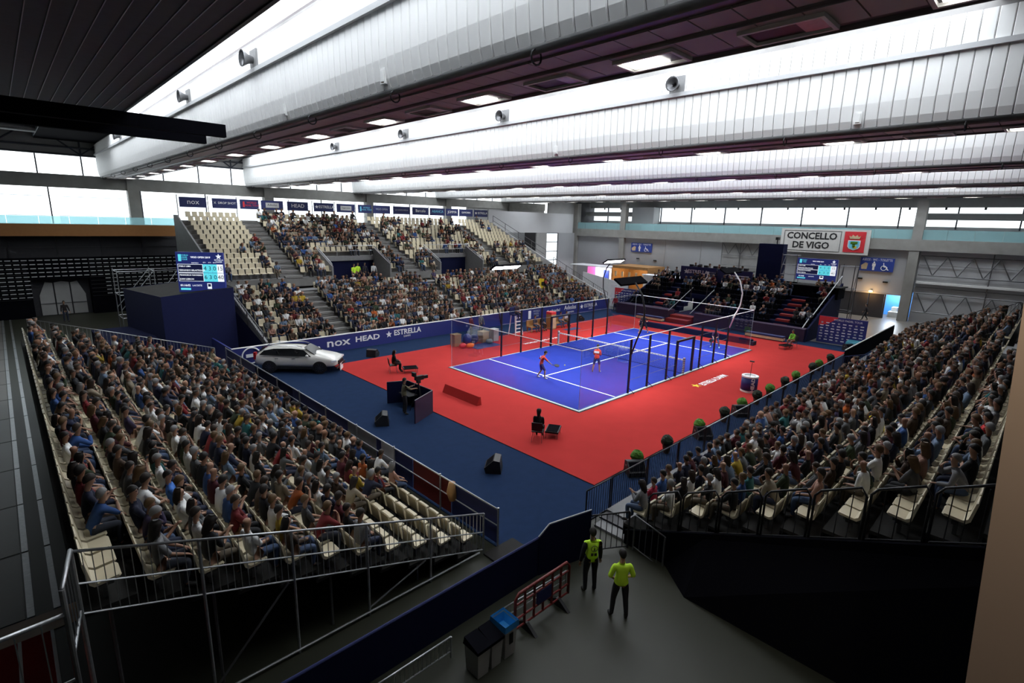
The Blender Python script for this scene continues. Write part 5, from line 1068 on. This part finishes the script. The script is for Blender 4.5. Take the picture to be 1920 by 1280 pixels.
MB().prism(cr, 'x', 46.22, 46.26).build('shield_rim', 'white_paint', sg); MB().prism([(.625+(y-.625)*.86, 7.4+(z-7.4)*.86) for y, z in cr], 'x', 46.20, 46.23).build('shield', 'cyan_print', sg)
MB().box(46.18, 46.21, .5, .75, 7.1, 7.5).box(46.18, 46.21, .3, .95, 7.45, 7.72).build('shield_tree', 'foliage', sg); MB().box(46.18, 46.21, .35, .65, 7.02, 7.25).build('shield_castle', 'yellow', sg)
MB().prism([(.2, 8.0), (1.05, 8.0), (1.15, 8.3), (.95, 8.2), (.83, 8.42), (.625, 8.25), (.42, 8.42), (.3, 8.2), (.1, 8.3)], 'x', 46.21, 46.26).build('crown', 'pale_wood', sg)
def wc(label, y1, y0, z0, z1):
    t = T('toilet_sign', label, 'sign', (46.9, (y0+y1)/2, z0)); t = MB().box(46.85, 46.95, y0, y1, z0, z1).build('board', 'blue_sign', t); L, H = y1-y0, z1-z0; q = lambda a, b: (46.84, y1-L*a, z0+H*b)
    txt('ASEOS - WC - TOILETTE', .24*H, q(.5, .84), '-x', 'white_print', t, ext=.003, sx=L/(H*2.9)*1.0)
    MB().prism([(y1-L*.06, z0+H*.12), (y1-L*.22, z0+H*.12), (y1-L*.24, z0+H*.55), (y1-L*.16, z0+H*.62), (y1-L*.04, z0+H*.4)], 'x', 46.82, 46.85).build('hand_picture', 'pale_wood', t)
    yy = y1-L*.42; MB().box(46.82, 46.85, yy-.03*L, yy+.03*L, z0+.08*H, z0+.38*H).box(46.82, 46.85, yy-.05*L, yy+.05*L, z0+.36*H, z0+.58*H).lathe([(.005, -.035*L), (.03*L, 0), (.005, .035*L)], (46.835, yy, z0+.65*H), 8).build('person_symbol', 'white_print', t)
    yc, zc = y1-L*.72, z0+.27*H; MB().tube([(46.83, yc+.17*H*math.cos(k*math.pi/7), zc+.17*H*math.sin(k*math.pi/7)) for k in range(15)], .022*H, 5).path([(46.83, yc+.02*L, zc+.38*H), (46.83, yc, zc+.08*H), (46.83, yc-.09*L, zc+.08*H), (46.83, yc-.11*L, zc-.12*H), (46.83, yc-.15*L, zc-.12*H)], .025*H, 5).build('wheelchair_symbol', 'white_print', t)
wc('small blue toilet sign on the grey wall above the booths', 28.6, 25.2, 5.15, 6.4); wc('blue toilet sign under the municipal sign', -.1, -3.1, 4.75, 6.15)
for k, (y, z) in enumerate(((-.3, 3.9), (-2.6, 3.7), (27.4, 4.2), (24.6, 4.1), (17.8, 4.0))): tag(MB().box(46.9, 46.98, y-.22, y+.22, z-.08, z+.08).box(46.88, 46.9, y-.2, y-.03, z-.06, z+.06).box(46.88, 46.9, y+.03, y+.2, z-.06, z+.06).build('wall_socket', 'black_plastic'), ['small dark wall box above the gate lamp', 'small dark wall box above the open gate', 'small dark wall box under the toilet sign above booths', 'small dark wall box beyond the booth roof', 'small dark wall box above the press box end'][k], 'wall box')
# loudspeakers on the white girder faces
for i, ys in ((0, (5.6, 14.2, 32.4)), (1, (-3.6, 6.0, 15.1, 24.5)), (2, (8.0,))):
    for k, y in enumerate(ys):
        x = FACE[i]-.2; t = T('ceiling_horn', f'grey horn loudspeaker on the {["first","second","third"][i]} white girder, {nth(k+1)} from the near end', 'loudspeaker', (x, y, 14.0), group='horn loudspeakers on the girders')
        MB().box(x-.02, x+.1, y-.3, y+.3, 13.72, 14.35).build('back_plate', 'stand_grey', t); h = MB(); n = 14
        for (dx, r) in ((0, .1), (-.18, .15), (-.36, .27), (-.40, .27), (-.30, .2), (-.2, .08)): h.v += [(x+dx, y+r*math.cos(2*math.pi*j/n), 14.02+r*math.sin(2*math.pi*j/n)) for j in range(n)]
        h.f = [(q*n+j, q*n+(j+1)%n, (q+1)*n+(j+1)%n, (q+1)*n+j) for q in range(5) for j in range(n)]; h.m = [0]*len(h.f); h.build('horn', 'dark_galv', t, smooth=True); MB().lathe([(.005, -.03), (.07, 0), (.005, .03)], (x-.27, y, 14.02), 10).build('cone', 'black_plastic', t)
for i, ys in ((0, (-2.7, 3.4, 13.0)), (1, (-9.8, 2.5))):
    for k, y in enumerate(ys): tag(MB().box(FACE[i]-.14, FACE[i]-.02, y-.1, y+.1, 12.0, 12.35).box(FACE[i]-.16, FACE[i]-.14, y-.06, y+.06, 12.05, 12.3).build('wall_box', 'white_paint'), f'small white box low on the {["first","second"][i]} girder face, {nth(k+1)} from the near end', 'box')
# ------------------------------------------------------------------ the white estate car
car = T('estate_car', 'pale white estate car parked between the stands', 'car', (-7.1, 15.45, -.03), math.atan2(-.67, .74))
stn = [(-2.36,.50,.92,.95,.78,.70),(-2.24,.36,.99,1.04,.87,.68),(-1.85,.28,1.0,1.42,.92,.60),(-1.2,.27,.98,1.49,.925,.60),(-.2,.27,.96,1.51,.925,.61),(.45,.27,.95,1.45,.925,.60),(1.15,.27,.96,1.05,.92,.72),(1.75,.28,.93,.97,.91,.70),(2.2,.34,.82,.86,.85,.66),(2.38,.42,.68,.72,.70,.58)]
vs, n = [], 11
for x, zb, zl, zt, hw, hr in stn:
    half = [(hw*.94, zb), (hw, zb+(zl-zb)*.35), (hw*.985, zl*.96), (hr+.06, zl+(zt-zl)*.25 if zt-zl > .2 else zt-.03), (hr, zt-.03)]; vs += [(x, -y, z) for y, z in half]+[(x, 0, zt+.015)]+[(x, y, z) for y, z in half[::-1]]
m = MB(); fs = [(i*n+k, (i+1)*n+k, (i+1)*n+k+1, i*n+k+1) for i in range(len(stn)-1) for k in range(n-1)]+[(i*n+n-1, (i+1)*n+n-1, (i+1)*n, i*n) for i in range(len(stn)-1)]+[tuple(range(n)), tuple(range((len(stn)-1)*n, len(stn)*n))[::-1]]
m.add(vs, fs); bo_ = m.build('body', 'car_paint', car, smooth=True, local=True); bo_.data.polygons.foreach_set('use_smooth', [True]*len(bo_.data.polygons)); sm = bo_.modifiers.new('sub', 'SUBSURF'); sm.levels = sm.render_levels = 1
for s in (-1, 1):
    wd = [(-1.98, 1.06), (.98, 1.0), (.5, 1.36), (-.2, 1.42), (-1.2, 1.40), (-1.75, 1.30)]
    MB().add([(x, s*(.925-.30*max(0, (z-.98))/.5*.93+.012), z) for x, z in wd], [tuple(range(6))[::s]]).build('side_window', 'car_glass', car, local=True)
    for x in (-.95, .1): MB().obox((x, s*.85, 1.18), .07, .03, .36, Matrix.Rotation(s*-.5, 3, 'X')).build('pillar', 'black_plastic', car, local=True)
    MB().tube([(-1.9, s*.6, 1.47), (-1.6, s*.6, 1.54), (.1, s*.6, 1.56), (.4, s*.6, 1.49)], .02, 6).build('roof_bar', 'chrome', car, local=True)
    mi_ = MB().lathe([(.005, -.1), (.08, -.06), (.1, 0), (.08, .06), (.005, .1)], (.78, s*1.03, 1.06), 10).build('mirror', 'car_paint', car, local=True, smooth=True)
    MB().box(-.12, .08, s*.93-.01, s*.93+.015, .86, .89).box(-1.1, -.9, s*.93-.01, s*.93+.015, .86, .89).build('door_handle', 'chrome', car, local=True)
    MB().obox((2.16, s*.66, .72), .3, .34, .11, Matrix.Rotation(-s*.45, 3, 'Z')).build('headlight', 'headlight', car, local=True); MB().obox((-2.26, s*.74, .98), .14, .2, .42).build('tail_light', 'tail_red', car, local=True)
    MB().box(-1.1, 1.15, s*.93-.02, s*.93+.02, .27, .40).build('sill', 'black_plastic', car, local=True)
    for x in (-1.42, 1.44):
        ar = MB(); ar.add([(x+.42*math.cos(k*math.pi/10), s*.945, .33+.42*math.sin(k*math.pi/10)) for k in range(11)]+[(x+.44, s*.945, .2), (x-.44, s*.945, .2)], [tuple(range(11))+(12, 11)] if False else [tuple([11]+list(range(11))+[12])][:1]); ar.build('wheel_arch', 'black_plastic', car, local=True)
        t_ = MB(); 
        for (rr, ya, yb, mm) in ((.345, .74, .965, 0),): t_.bar((x, s*ya, .345), (x, s*yb, .345), rr, 24)
        wh = t_.build('wheel', 'tyre', car, local=True); MB().bar((x, s*.95, .345), (x, s*.975, .345), .255, 20).build('rim', 'black_metal', wh, local=True)
        for k in range(10): a_ = k*math.pi/5; MB().obox((x+.13*math.cos(a_), s*.98, .345+.13*math.sin(a_)), .24, .015, .03, Matrix.Rotation(-a_, 3, 'Y')).build('spoke', 'rim', wh, local=True)
MB().add([(.47, -.56, 1.475), (.47, .56, 1.475), (1.13, .70, 1.085), (1.13, -.70, 1.085)], [(0,3,2,1)]).build('windscreen', 'car_glass', car, local=True); MB().add([(-1.9, -.56, 1.42), (-1.9, .56, 1.42), (-2.26, .64, 1.06), (-2.26, -.64, 1.06)], [(0,1,2,3)]).build('rear_window', 'car_glass', car, local=True)
MB().box(2.3, 2.42, -.42, .42, .46, .68).build('grille', 'black_plastic', car, local=True); MB().box(2.36, 2.40, -.85, .85, .28, .40).build('bumper', 'black_plastic', car, local=True)
cd_ = T('info_card', 'small white and red card standing at the car bumper', 'sign', (-5.25, 13.95, -.03), -.7); MB().box(-.02, .02, -.3, .3, 0, .62).build('card', 'white_paint', cd_, local=True); MB().box(-.03, -.02, -.28, .28, .06, .3).build('red_print', 'red_print', cd_, local=True)
# ------------------------------------------------------------------ players and staff
def person(label, P, loc, rz, top, topc, legc, hair='short', hairc=(.012,.009,.007), bottom='trousers', skin=SKIN[0], sub=2, sc=1, shoec=(.03,.03,.03), longsleeve=None):
    D = template(P, sub); o = inst('person', D['body'], None, loc, rz, sc, skin); tag(o, label, 'person'); dress(o, D, top, topc, legc, hair, hairc, bottom, shoec)
    if longsleeve: inst('sleeve', D['long'], o, color=longsleeve)
    return o, D
def std(**k):
    d = dict(hip=(0, 0, .94), footL=(0, .12, .08), footR=(0, -.12, .08), handL=(.12, .27, .86), handR=(.12, -.27, .86)); d.update(k); return d
def racket(label, P, d, up):
    t = T('padel_racket', label, 'racket', P); d = V(d).normalized(); up = V(up); n = d.cross(up).normalized(); u = n.cross(d); MB().bar((0,0,0), d*.16, .018).build('handle', 'black_plastic', t, local=True)
    c = d*.31; mb = MB(); k = 18; vs = [c+(d*math.cos(2*math.pi*j/k)*.15+u*math.sin(2*math.pi*j/k)*.13)+n*s*.019 for s in (-1, 1) for j in range(k)]
    mb.add(vs, [tuple(range(k))[::-1], tuple(range(k, 2*k))]+[(j, (j+1)%k, k+(j+1)%k, k+j) for j in range(k)]).build('head', 'black_plastic', t, local=True)
def world_pt(o, p): return Matrix.Translation(o.location) @ o.rotation_euler.to_matrix().to_4x4() @ V(p)
o, D = person('player in red shirt stepping to hit the ball near the service line', std(lean=20, hip=(0,0,.88), handR=(.62, -.18, .86), handL=(.12, .32, 1.0), elbR=(0,-1,-.5), footL=(-.18,.18,.09), footR=(.22,-.14,.08), hyaw=-8, hpit=20), (2.5, 4.85, .05), -.75, 'tee', (.62,.05,.035), (.02,.025,.12), bottom='shorts', shoec=(.6,.6,.6)); decal((0,0,0), '-x', .01, .01, 'white_print', None, 'tmp') if False else None
inst('back_print', MB().box(-.006, .004, -.12, .12, -.07, .07).mesh('back_print', 'white_print'), o, D['info']['hip']+D['info']['ax']*.34-D['info']['fw']*.155); pr_ = world_pt(o, D['info']['palmR']); dd_ = o.rotation_euler.to_matrix() @ V((1, -.1, -.12)); racket('black padel racket held out by the red-shirted player', pr_, dd_, (0, 1, .3))
tag(MB().lathe([(.004, -.034), (.024, -.024), (.034, 0), (.024, .024), (.004, .034)], pr_+dd_*.75+V((.0, .0, .1)), 10).build('ball', 'yellow', smooth=True), 'small pale ball in flight beside the racket', 'ball')
o, D = person('player in red shirt waiting at the net with white back print', std(lean=8, handL=(.30, .08, 1.12), handR=(.30, -.06, 1.1), footL=(-.1,.2,.08), footR=(.1,-.18,.08), hip=(0,0,.93)), (6.05, 3.55, .05), .35, 'tee', (.62,.05,.035), (.02,.025,.12), bottom='shorts', shoec=(.6,.6,.6)); inst('back_print', MB().box(-.006, .004, -.15, .15, -.06, .06).mesh('back_print', 'white_print'), o, D['info']['hip']+D['info']['ax']*.33-D['info']['fw']*.155)
o, D = person('player in black striding in the far corner of the court', std(lean=14, hip=(0,0,.86), footL=(-.3,.32,.1), footR=(.25,-.3,.08), handR=(.35,-.3,1.0), handL=(.25,.3,1.05), hyaw=10), (18.85, 8.35, .05), 3.5, 'tee', (.015,.015,.018), (.015,.015,.02), bottom='shorts', shoec=(.5,.2,.15)); racket('black padel racket of the far striding player', world_pt(o, D['info']['palmR']), (-.5, -.6, .3), (0, .3, 1))
o, D = person('player in dark shirt crouching beside the far corner glass', std(lean=38, hip=(-.05,0,.80), footL=(.02,.30,.08), footR=(.02,-.28,.08), handR=(.42,-.1,.75), handL=(.42,.05,.78), hpit=-10), (18.6, 2.0, .05), 3.45, 'tee', (.05,.02,.06), (.02,.05,.15), bottom='shorts', shoec=(.35,.6,.65), hairc=(.2,.15,.1)); racket('dark padel racket of the crouching player', world_pt(o, D['info']['palmR']), (-.7, .2, -.2), (0, .3, 1))
person('cameraman in olive shirt working the tripod camera', std(lean=3, handR=(.5, -.12, 1.2), handL=(.42, .15, 1.25), hyaw=-8), (-6.5, 5.15, -.03), -.25, 'tee', (.12,.105,.06), (.012,.012,.016))
person('steward in lime vest marked with an information symbol, back turned', std(handL=(.05,.26,.84), handR=(.1,-.26,.84)), (-9.7, -8.2, -.06), .95, 'long', (.012,.012,.016), (.012,.012,.016)); g1 = bpy.context.scene.objects
gd = [q for q in bpy.data.objects if q.get('label', '').startswith('steward in lime vest')][0]; D = template(std(handL=(.05,.26,.84), handR=(.1,-.26,.84)), 2); inst('vest', D['vest'], gd)
bk = D['info']['hip']+D['info']['ax']*.36-V((.172, 0, 0)); rgm = MB().tube([(0, .075*math.cos(k*math.pi/10), .075*math.sin(k*math.pi/10)) for k in range(21)], .008, 5).box(-.008, .004, -.012, .012, -.045, .015).lathe([(.002,-.012),(.012,0),(.002,.012)], (0, 0, .035), 8).box(-.008,.004,-.03,.03,-.05,-.042).mesh('information_symbol', 'black_print'); inst('information_symbol', rgm, gd, bk)
inst('vest_print', MB().box(-.006, .004, -.07, -.02, -.035, .035).box(-.006, .004, .02, .07, -.035, .035).mesh('vest_print', 'black_print'), gd, bk+V((.02, 0, -.17)))
person('steward in lime T-shirt standing with hands before the waist', std(handL=(.16,.17,.95), handR=(.16,-.17,.95), elbL=(-.8, .8, -.2), elbR=(-.8, -.8, -.2), footL=(.05,.16,.08), footR=(-.05,-.16,.08), hpit=12), (-9.9, -9.2, -.06), .85, 'hitee', (.5,.8,.05), (.012,.012,.014))
person('long-haired woman in black seated on a chair on the red carpet', sit(lean=6, handL=(.34,.08,.2), handR=(.34,-.08,.2)), (-4.05, -1.1, .47), .55, 'long', (.008,.008,.01), (.010,.010,.012), 'longhair', (.006,.005,.004)); person('long-haired person in black seated on the carpet near the white car', sit(lean=10, handL=(.36,.06,.2), handR=(.36,-.06,.2)), (-3.3, 11.35, .47), -.4, 'long', (.008,.008,.01), (.010,.010,.012), 'longhair', (.006,.005,.004))
person('helper in lime sweater seated by the far bench', sit(lean=14, handL=(.42,.06,.2), handR=(.42,-.06,.2)), (23.75, -1.75, .47), 2.8, 'long', (.18,.55,.05), SKIN[0], 'short', bottom='shorts')
person('man in dark clothes walking before the far gate', std(footL=(.28,.1,.1), footR=(-.25,-.1,.14), handL=(-.1,.28,.9), handR=(.2,-.26,.92), lean=5), (43.4, -2.1, -.06), 1.9, 'long', (.015,.012,.014), (.02,.02,.025), sub=1)
for k, (lb, p, r, c) in enumerate((('umpire in dark clothes seated high beside the court', (10.0, 14.6, 1.7), -1.57, (.03,.02,.03)), ('player coach seated on the nearer wooden bench', (12.1, 14.55, .47), -1.6, (.05,.05,.07)), ('seated person in black on the nearer wooden bench', (12.9, 14.55, .47), -1.4, (.012,.012,.015)), ('seated person in blue on the far wooden bench', (15.3, 14.55, .47), -1.7, (.05,.15,.45)), ('seated person in white on the far wooden bench', (16.0, 14.55, .47), -1.4, (.6,.6,.6)))): person(lb, sit(lean=4+3*k, handL=(.34,.08,.2), handR=(.34,-.08,.2)), p, r, 'tee', c, LEGS[k], sub=1)
for lb, p, r, c in (('person in maroon standing beside the advertising board', (6.8, 16.4, -.03), -1.2, (.12,.015,.03)), ('person in grey standing next to the maroon-clad person', (8.0, 16.6, -.03), -1.5, (.12,.12,.13)), ('person in black standing at the white partition', (33.0, 21.0, -.06), 3.6, (.015,.015,.015)), ('person in white shirt standing in the stand entrance nearer the tower', (5.9, 29.6, 3.12), -1.6, (.65,.65,.65)), ('dark-dressed person standing in the stand entrance nearer the tower', (5.1, 29.8, 3.12), -1.5, (.02,.02,.03)), ('man in red beside the end of the advertising board', (26.5, 16.6, -.03), 3.3, (.3,.02,.03)), ('dark figure standing under the arched exit', (-15.9, 41.0, -.06), -1.4, (.02,.015,.015))): person(lb, std(), p, r, 'long', c, LEGS[0], sub=1)
for lb, p in (('steward in lime vest standing in the stand entrance nearer the tower', (3.6, 29.0, 3.12)), ('second steward in lime vest deeper in the stand entrance nearer the tower', (4.4, 29.8, 3.12))): person(lb, std(), p, -1.5, 'hitee', (.5,.8,.05), (.02,.02,.03), sub=1)
fg = tag(MB().box(0,0,0,0,0,0).build('yellow_flag', 'yellow'), 'yellow flag held up in the lower far stand', 'flag') if False else None
yf = T('hand_flag', 'yellow flag spread open among the far stand spectators', 'flag', (22.3, 23.2, 2.3)); m = MB(); nx = 8
m.add([(21.8+1.1*i/nx, 23.2+.05*math.sin(i*1.3), z+.04*math.sin(i)) for z in (2.0, 2.5, 3.05) for i in range(nx+1)], [(j*(nx+1)+i, j*(nx+1)+i+1, (j+1)*(nx+1)+i+1, (j+1)*(nx+1)+i) for j in range(2) for i in range(nx)]); m.build('cloth', 'yellow', yf); MB().box(22.15, 22.6, 23.12, 23.16, 2.3, 2.7).build('print', 'foliage_dark', yf)
# ------------------------------------------------------------------ foreground floor: cloth barrier, barricade, bins
cb = T('cloth_barrier', 'long navy cloth barrier crossing the foreground floor', 'barrier', (-14, -6.9, -.06)); MB().prism([(-19.5, -.06), (-10.2, -.06), (-10.2, 1.0), (-19.5, 1.0)], 'y', -6.92, -6.84).build('cloth', 'navy_dark', cb); MB().bar((-19.5, -6.88, 1.0), (-10.2, -6.88, 1.0), .025).build('top_tube', 'navy', cb)
cb = T('cloth_barrier', 'raised end of navy cloth barrier beside the stewards', 'barrier', (-9.4, -7.05, -.06)); MB().add([(-10.2, -6.88, -.06), (-8.55, -7.25, -.06), (-8.55, -7.25, 1.3), (-9.9, -6.95, 1.3), (-10.2, -6.88, 1.02), (-10.22, -6.94, -.06), (-8.57, -7.31, -.06), (-8.57, -7.31, 1.3), (-9.92, -7.01, 1.3), (-10.22, -6.94, 1.02)], [(0,1,2,3,4),(9,8,7,6,5),(2,7,8,3),(3,8,9,4)]).build('cloth', 'navy_dark', cb); MB().path([(-10.2, -6.9, 1.03), (-9.9, -6.98, 1.31), (-8.55, -7.28, 1.31)], .022).build('top_tube', 'galv', cb)
rb = T('barricade', 'dark red plastic crowd barricade on the concrete floor', 'barricade', (-11.2, -8.0, -.06))
MB().tube([(-12.1, -8, .1), (-12.1, -8, .85), (-12.0, -8, .98), (-10.4, -8, .98), (-10.3, -8, .85), (-10.3, -8, .1)], .035, 8).build('frame', 'barrier_red', rb, smooth=True)
for z in (.12, .36, .72): MB().bar((-12.1, -8, z), (-10.3, -8, z), .025).build('rail', 'barrier_red', rb)
for k in range(1, 6): MB().box(-12.1+.3*k-.02, -12.1+.3*k+.02, -8.02, -7.98, .1, .96).build('slat', 'barrier_red', rb)
MB().box(-11.4, -10.95, -8.03, -7.97, .38, .7).build('plate', 'navy', rb)
for x in (-11.75, -10.65): MB().prism([(-8.35, -.06), (-7.65, -.06), (-7.95, .14), (-8.05, .14)], 'x', x-.04, x+.04).build('foot', 'black_plastic', rb)
def bin_(label, x0, x1, h, top):
    t = T('waste_bin', label, 'bin', ((x0+x1)/2, -8.1, -.06)); mb = MB(); mb.add([(x0+.03, -8.30, -.06), (x1-.03, -8.30, -.06), (x1-.03, -7.93, -.06), (x0+.03, -7.93, -.06), (x0, -8.33, h), (x1, -8.33, h), (x1, -7.9, h), (x0, -7.9, h)], [(3,2,1,0),(0,1,5,4),(1,2,6,5),(2,3,7,6),(3,0,4,7)]); mb.build('carton', 'bin_white', t)
    if top == 'bag':
        MB().add([(x0-.03, -8.36, h-.1), (x1+.03, -8.36, h-.1), (x1+.03, -7.87, h-.1), (x0-.03, -7.87, h-.1), (x0-.02, -8.35, h+.04), (x1+.02, -8.35, h+.04), (x1+.02, -7.88, h+.04), (x0-.02, -7.88, h+.04), (x0+.05, -8.28, h-.2), (x1-.05, -8.28, h-.2), (x1-.05, -7.95, h-.2), (x0+.05, -7.95, h-.2)], [(0,1,5,4),(1,2,6,5),(2,3,7,6),(3,0,4,7),(4,5,9,8),(5,6,10,9),(6,7,11,10),(7,4,8,11),(8,9,10,11)]).build('liner', 'bag_blue', t); decal(((x0+x1)/2, -8.33, h*.55), '-y', .1, .25, 'stand_dark', t, 'print')
    else:
        MB().add([(x0-.02, -8.35, h-.04), (x1+.02, -8.35, h-.04), (x1+.02, -7.88, h-.04), (x0-.02, -7.88, h-.04), (x0-.02, -8.35, h+.03), (x1+.02, -8.35, h+.03), (x1, -7.9, h+.12), (x0, -7.9, h+.12)], [(3,2,1,0),(4,5,6,7),(0,1,5,4),(1,2,6,5),(2,3,7,6),(3,0,4,7)]).build('lid', 'black_cloth', t)
bin_('pale carton bin with black top beside the crowd barrier', -13.43, -13.1, .58, 'lid'); bin_('pale carton bin with black top in the middle of three', -13.07, -12.76, .58, 'lid'); bin_('pale carton bin lined with a blue bag', -12.7, -12.36, .72, 'bag')
fence('galvanised crowd barrier lying along the navy cloth barrier', (-15.8, -7.55, 0), (-13.5, -7.55, 0), .5, .1, 'galv', .02, .008, zb=.15)
fence('galvanised crowd barrier behind the red barricade', (-12.0, -7.5, -.06), (-9.9, -7.6, -.06), .35, .12, 'galv', .018, .006, zb=.1)
# ------------------------------------------------------------------ crowd mesh (after all stands have added to it)
me = bpy.data.meshes.new('crowd'); me.from_pydata([tuple(v) for v in np.concatenate(CV)], [], CF); me.materials.append(MATS['crowd'])
ca = me.color_attributes.new('Col', 'FLOAT_COLOR', 'POINT'); cc = np.concatenate(CC); ca.data.foreach_set('color', np.concatenate([cc, np.ones((len(cc), 1))], 1).astype(np.float32).ravel()); me.polygons.foreach_set('use_smooth', [True]*len(me.polygons))
o = bpy.data.objects.new('crowd', me); COL.objects.link(o); tag(o, 'dense crowd of small distant spectators filling the stands', 'crowd', kind='stuff')

# ------------------------------------------------------------------ lettering becomes plain meshes
bpy.context.view_layer.update(); dg = bpy.context.evaluated_depsgraph_get()
fonts = [o for o in bpy.data.objects if o.type == 'FONT']; made = [(o, bpy.data.meshes.new_from_object(o.evaluated_get(dg))) for o in fonts]
for o, me in made:
    n = bpy.data.objects.new('lettering', me); mb_ = o.matrix_basis.copy(); pa = o.parent; bpy.data.objects.remove(o); n.name = 'lettering'; COL.objects.link(n); n.parent = pa; n.matrix_basis = mb_
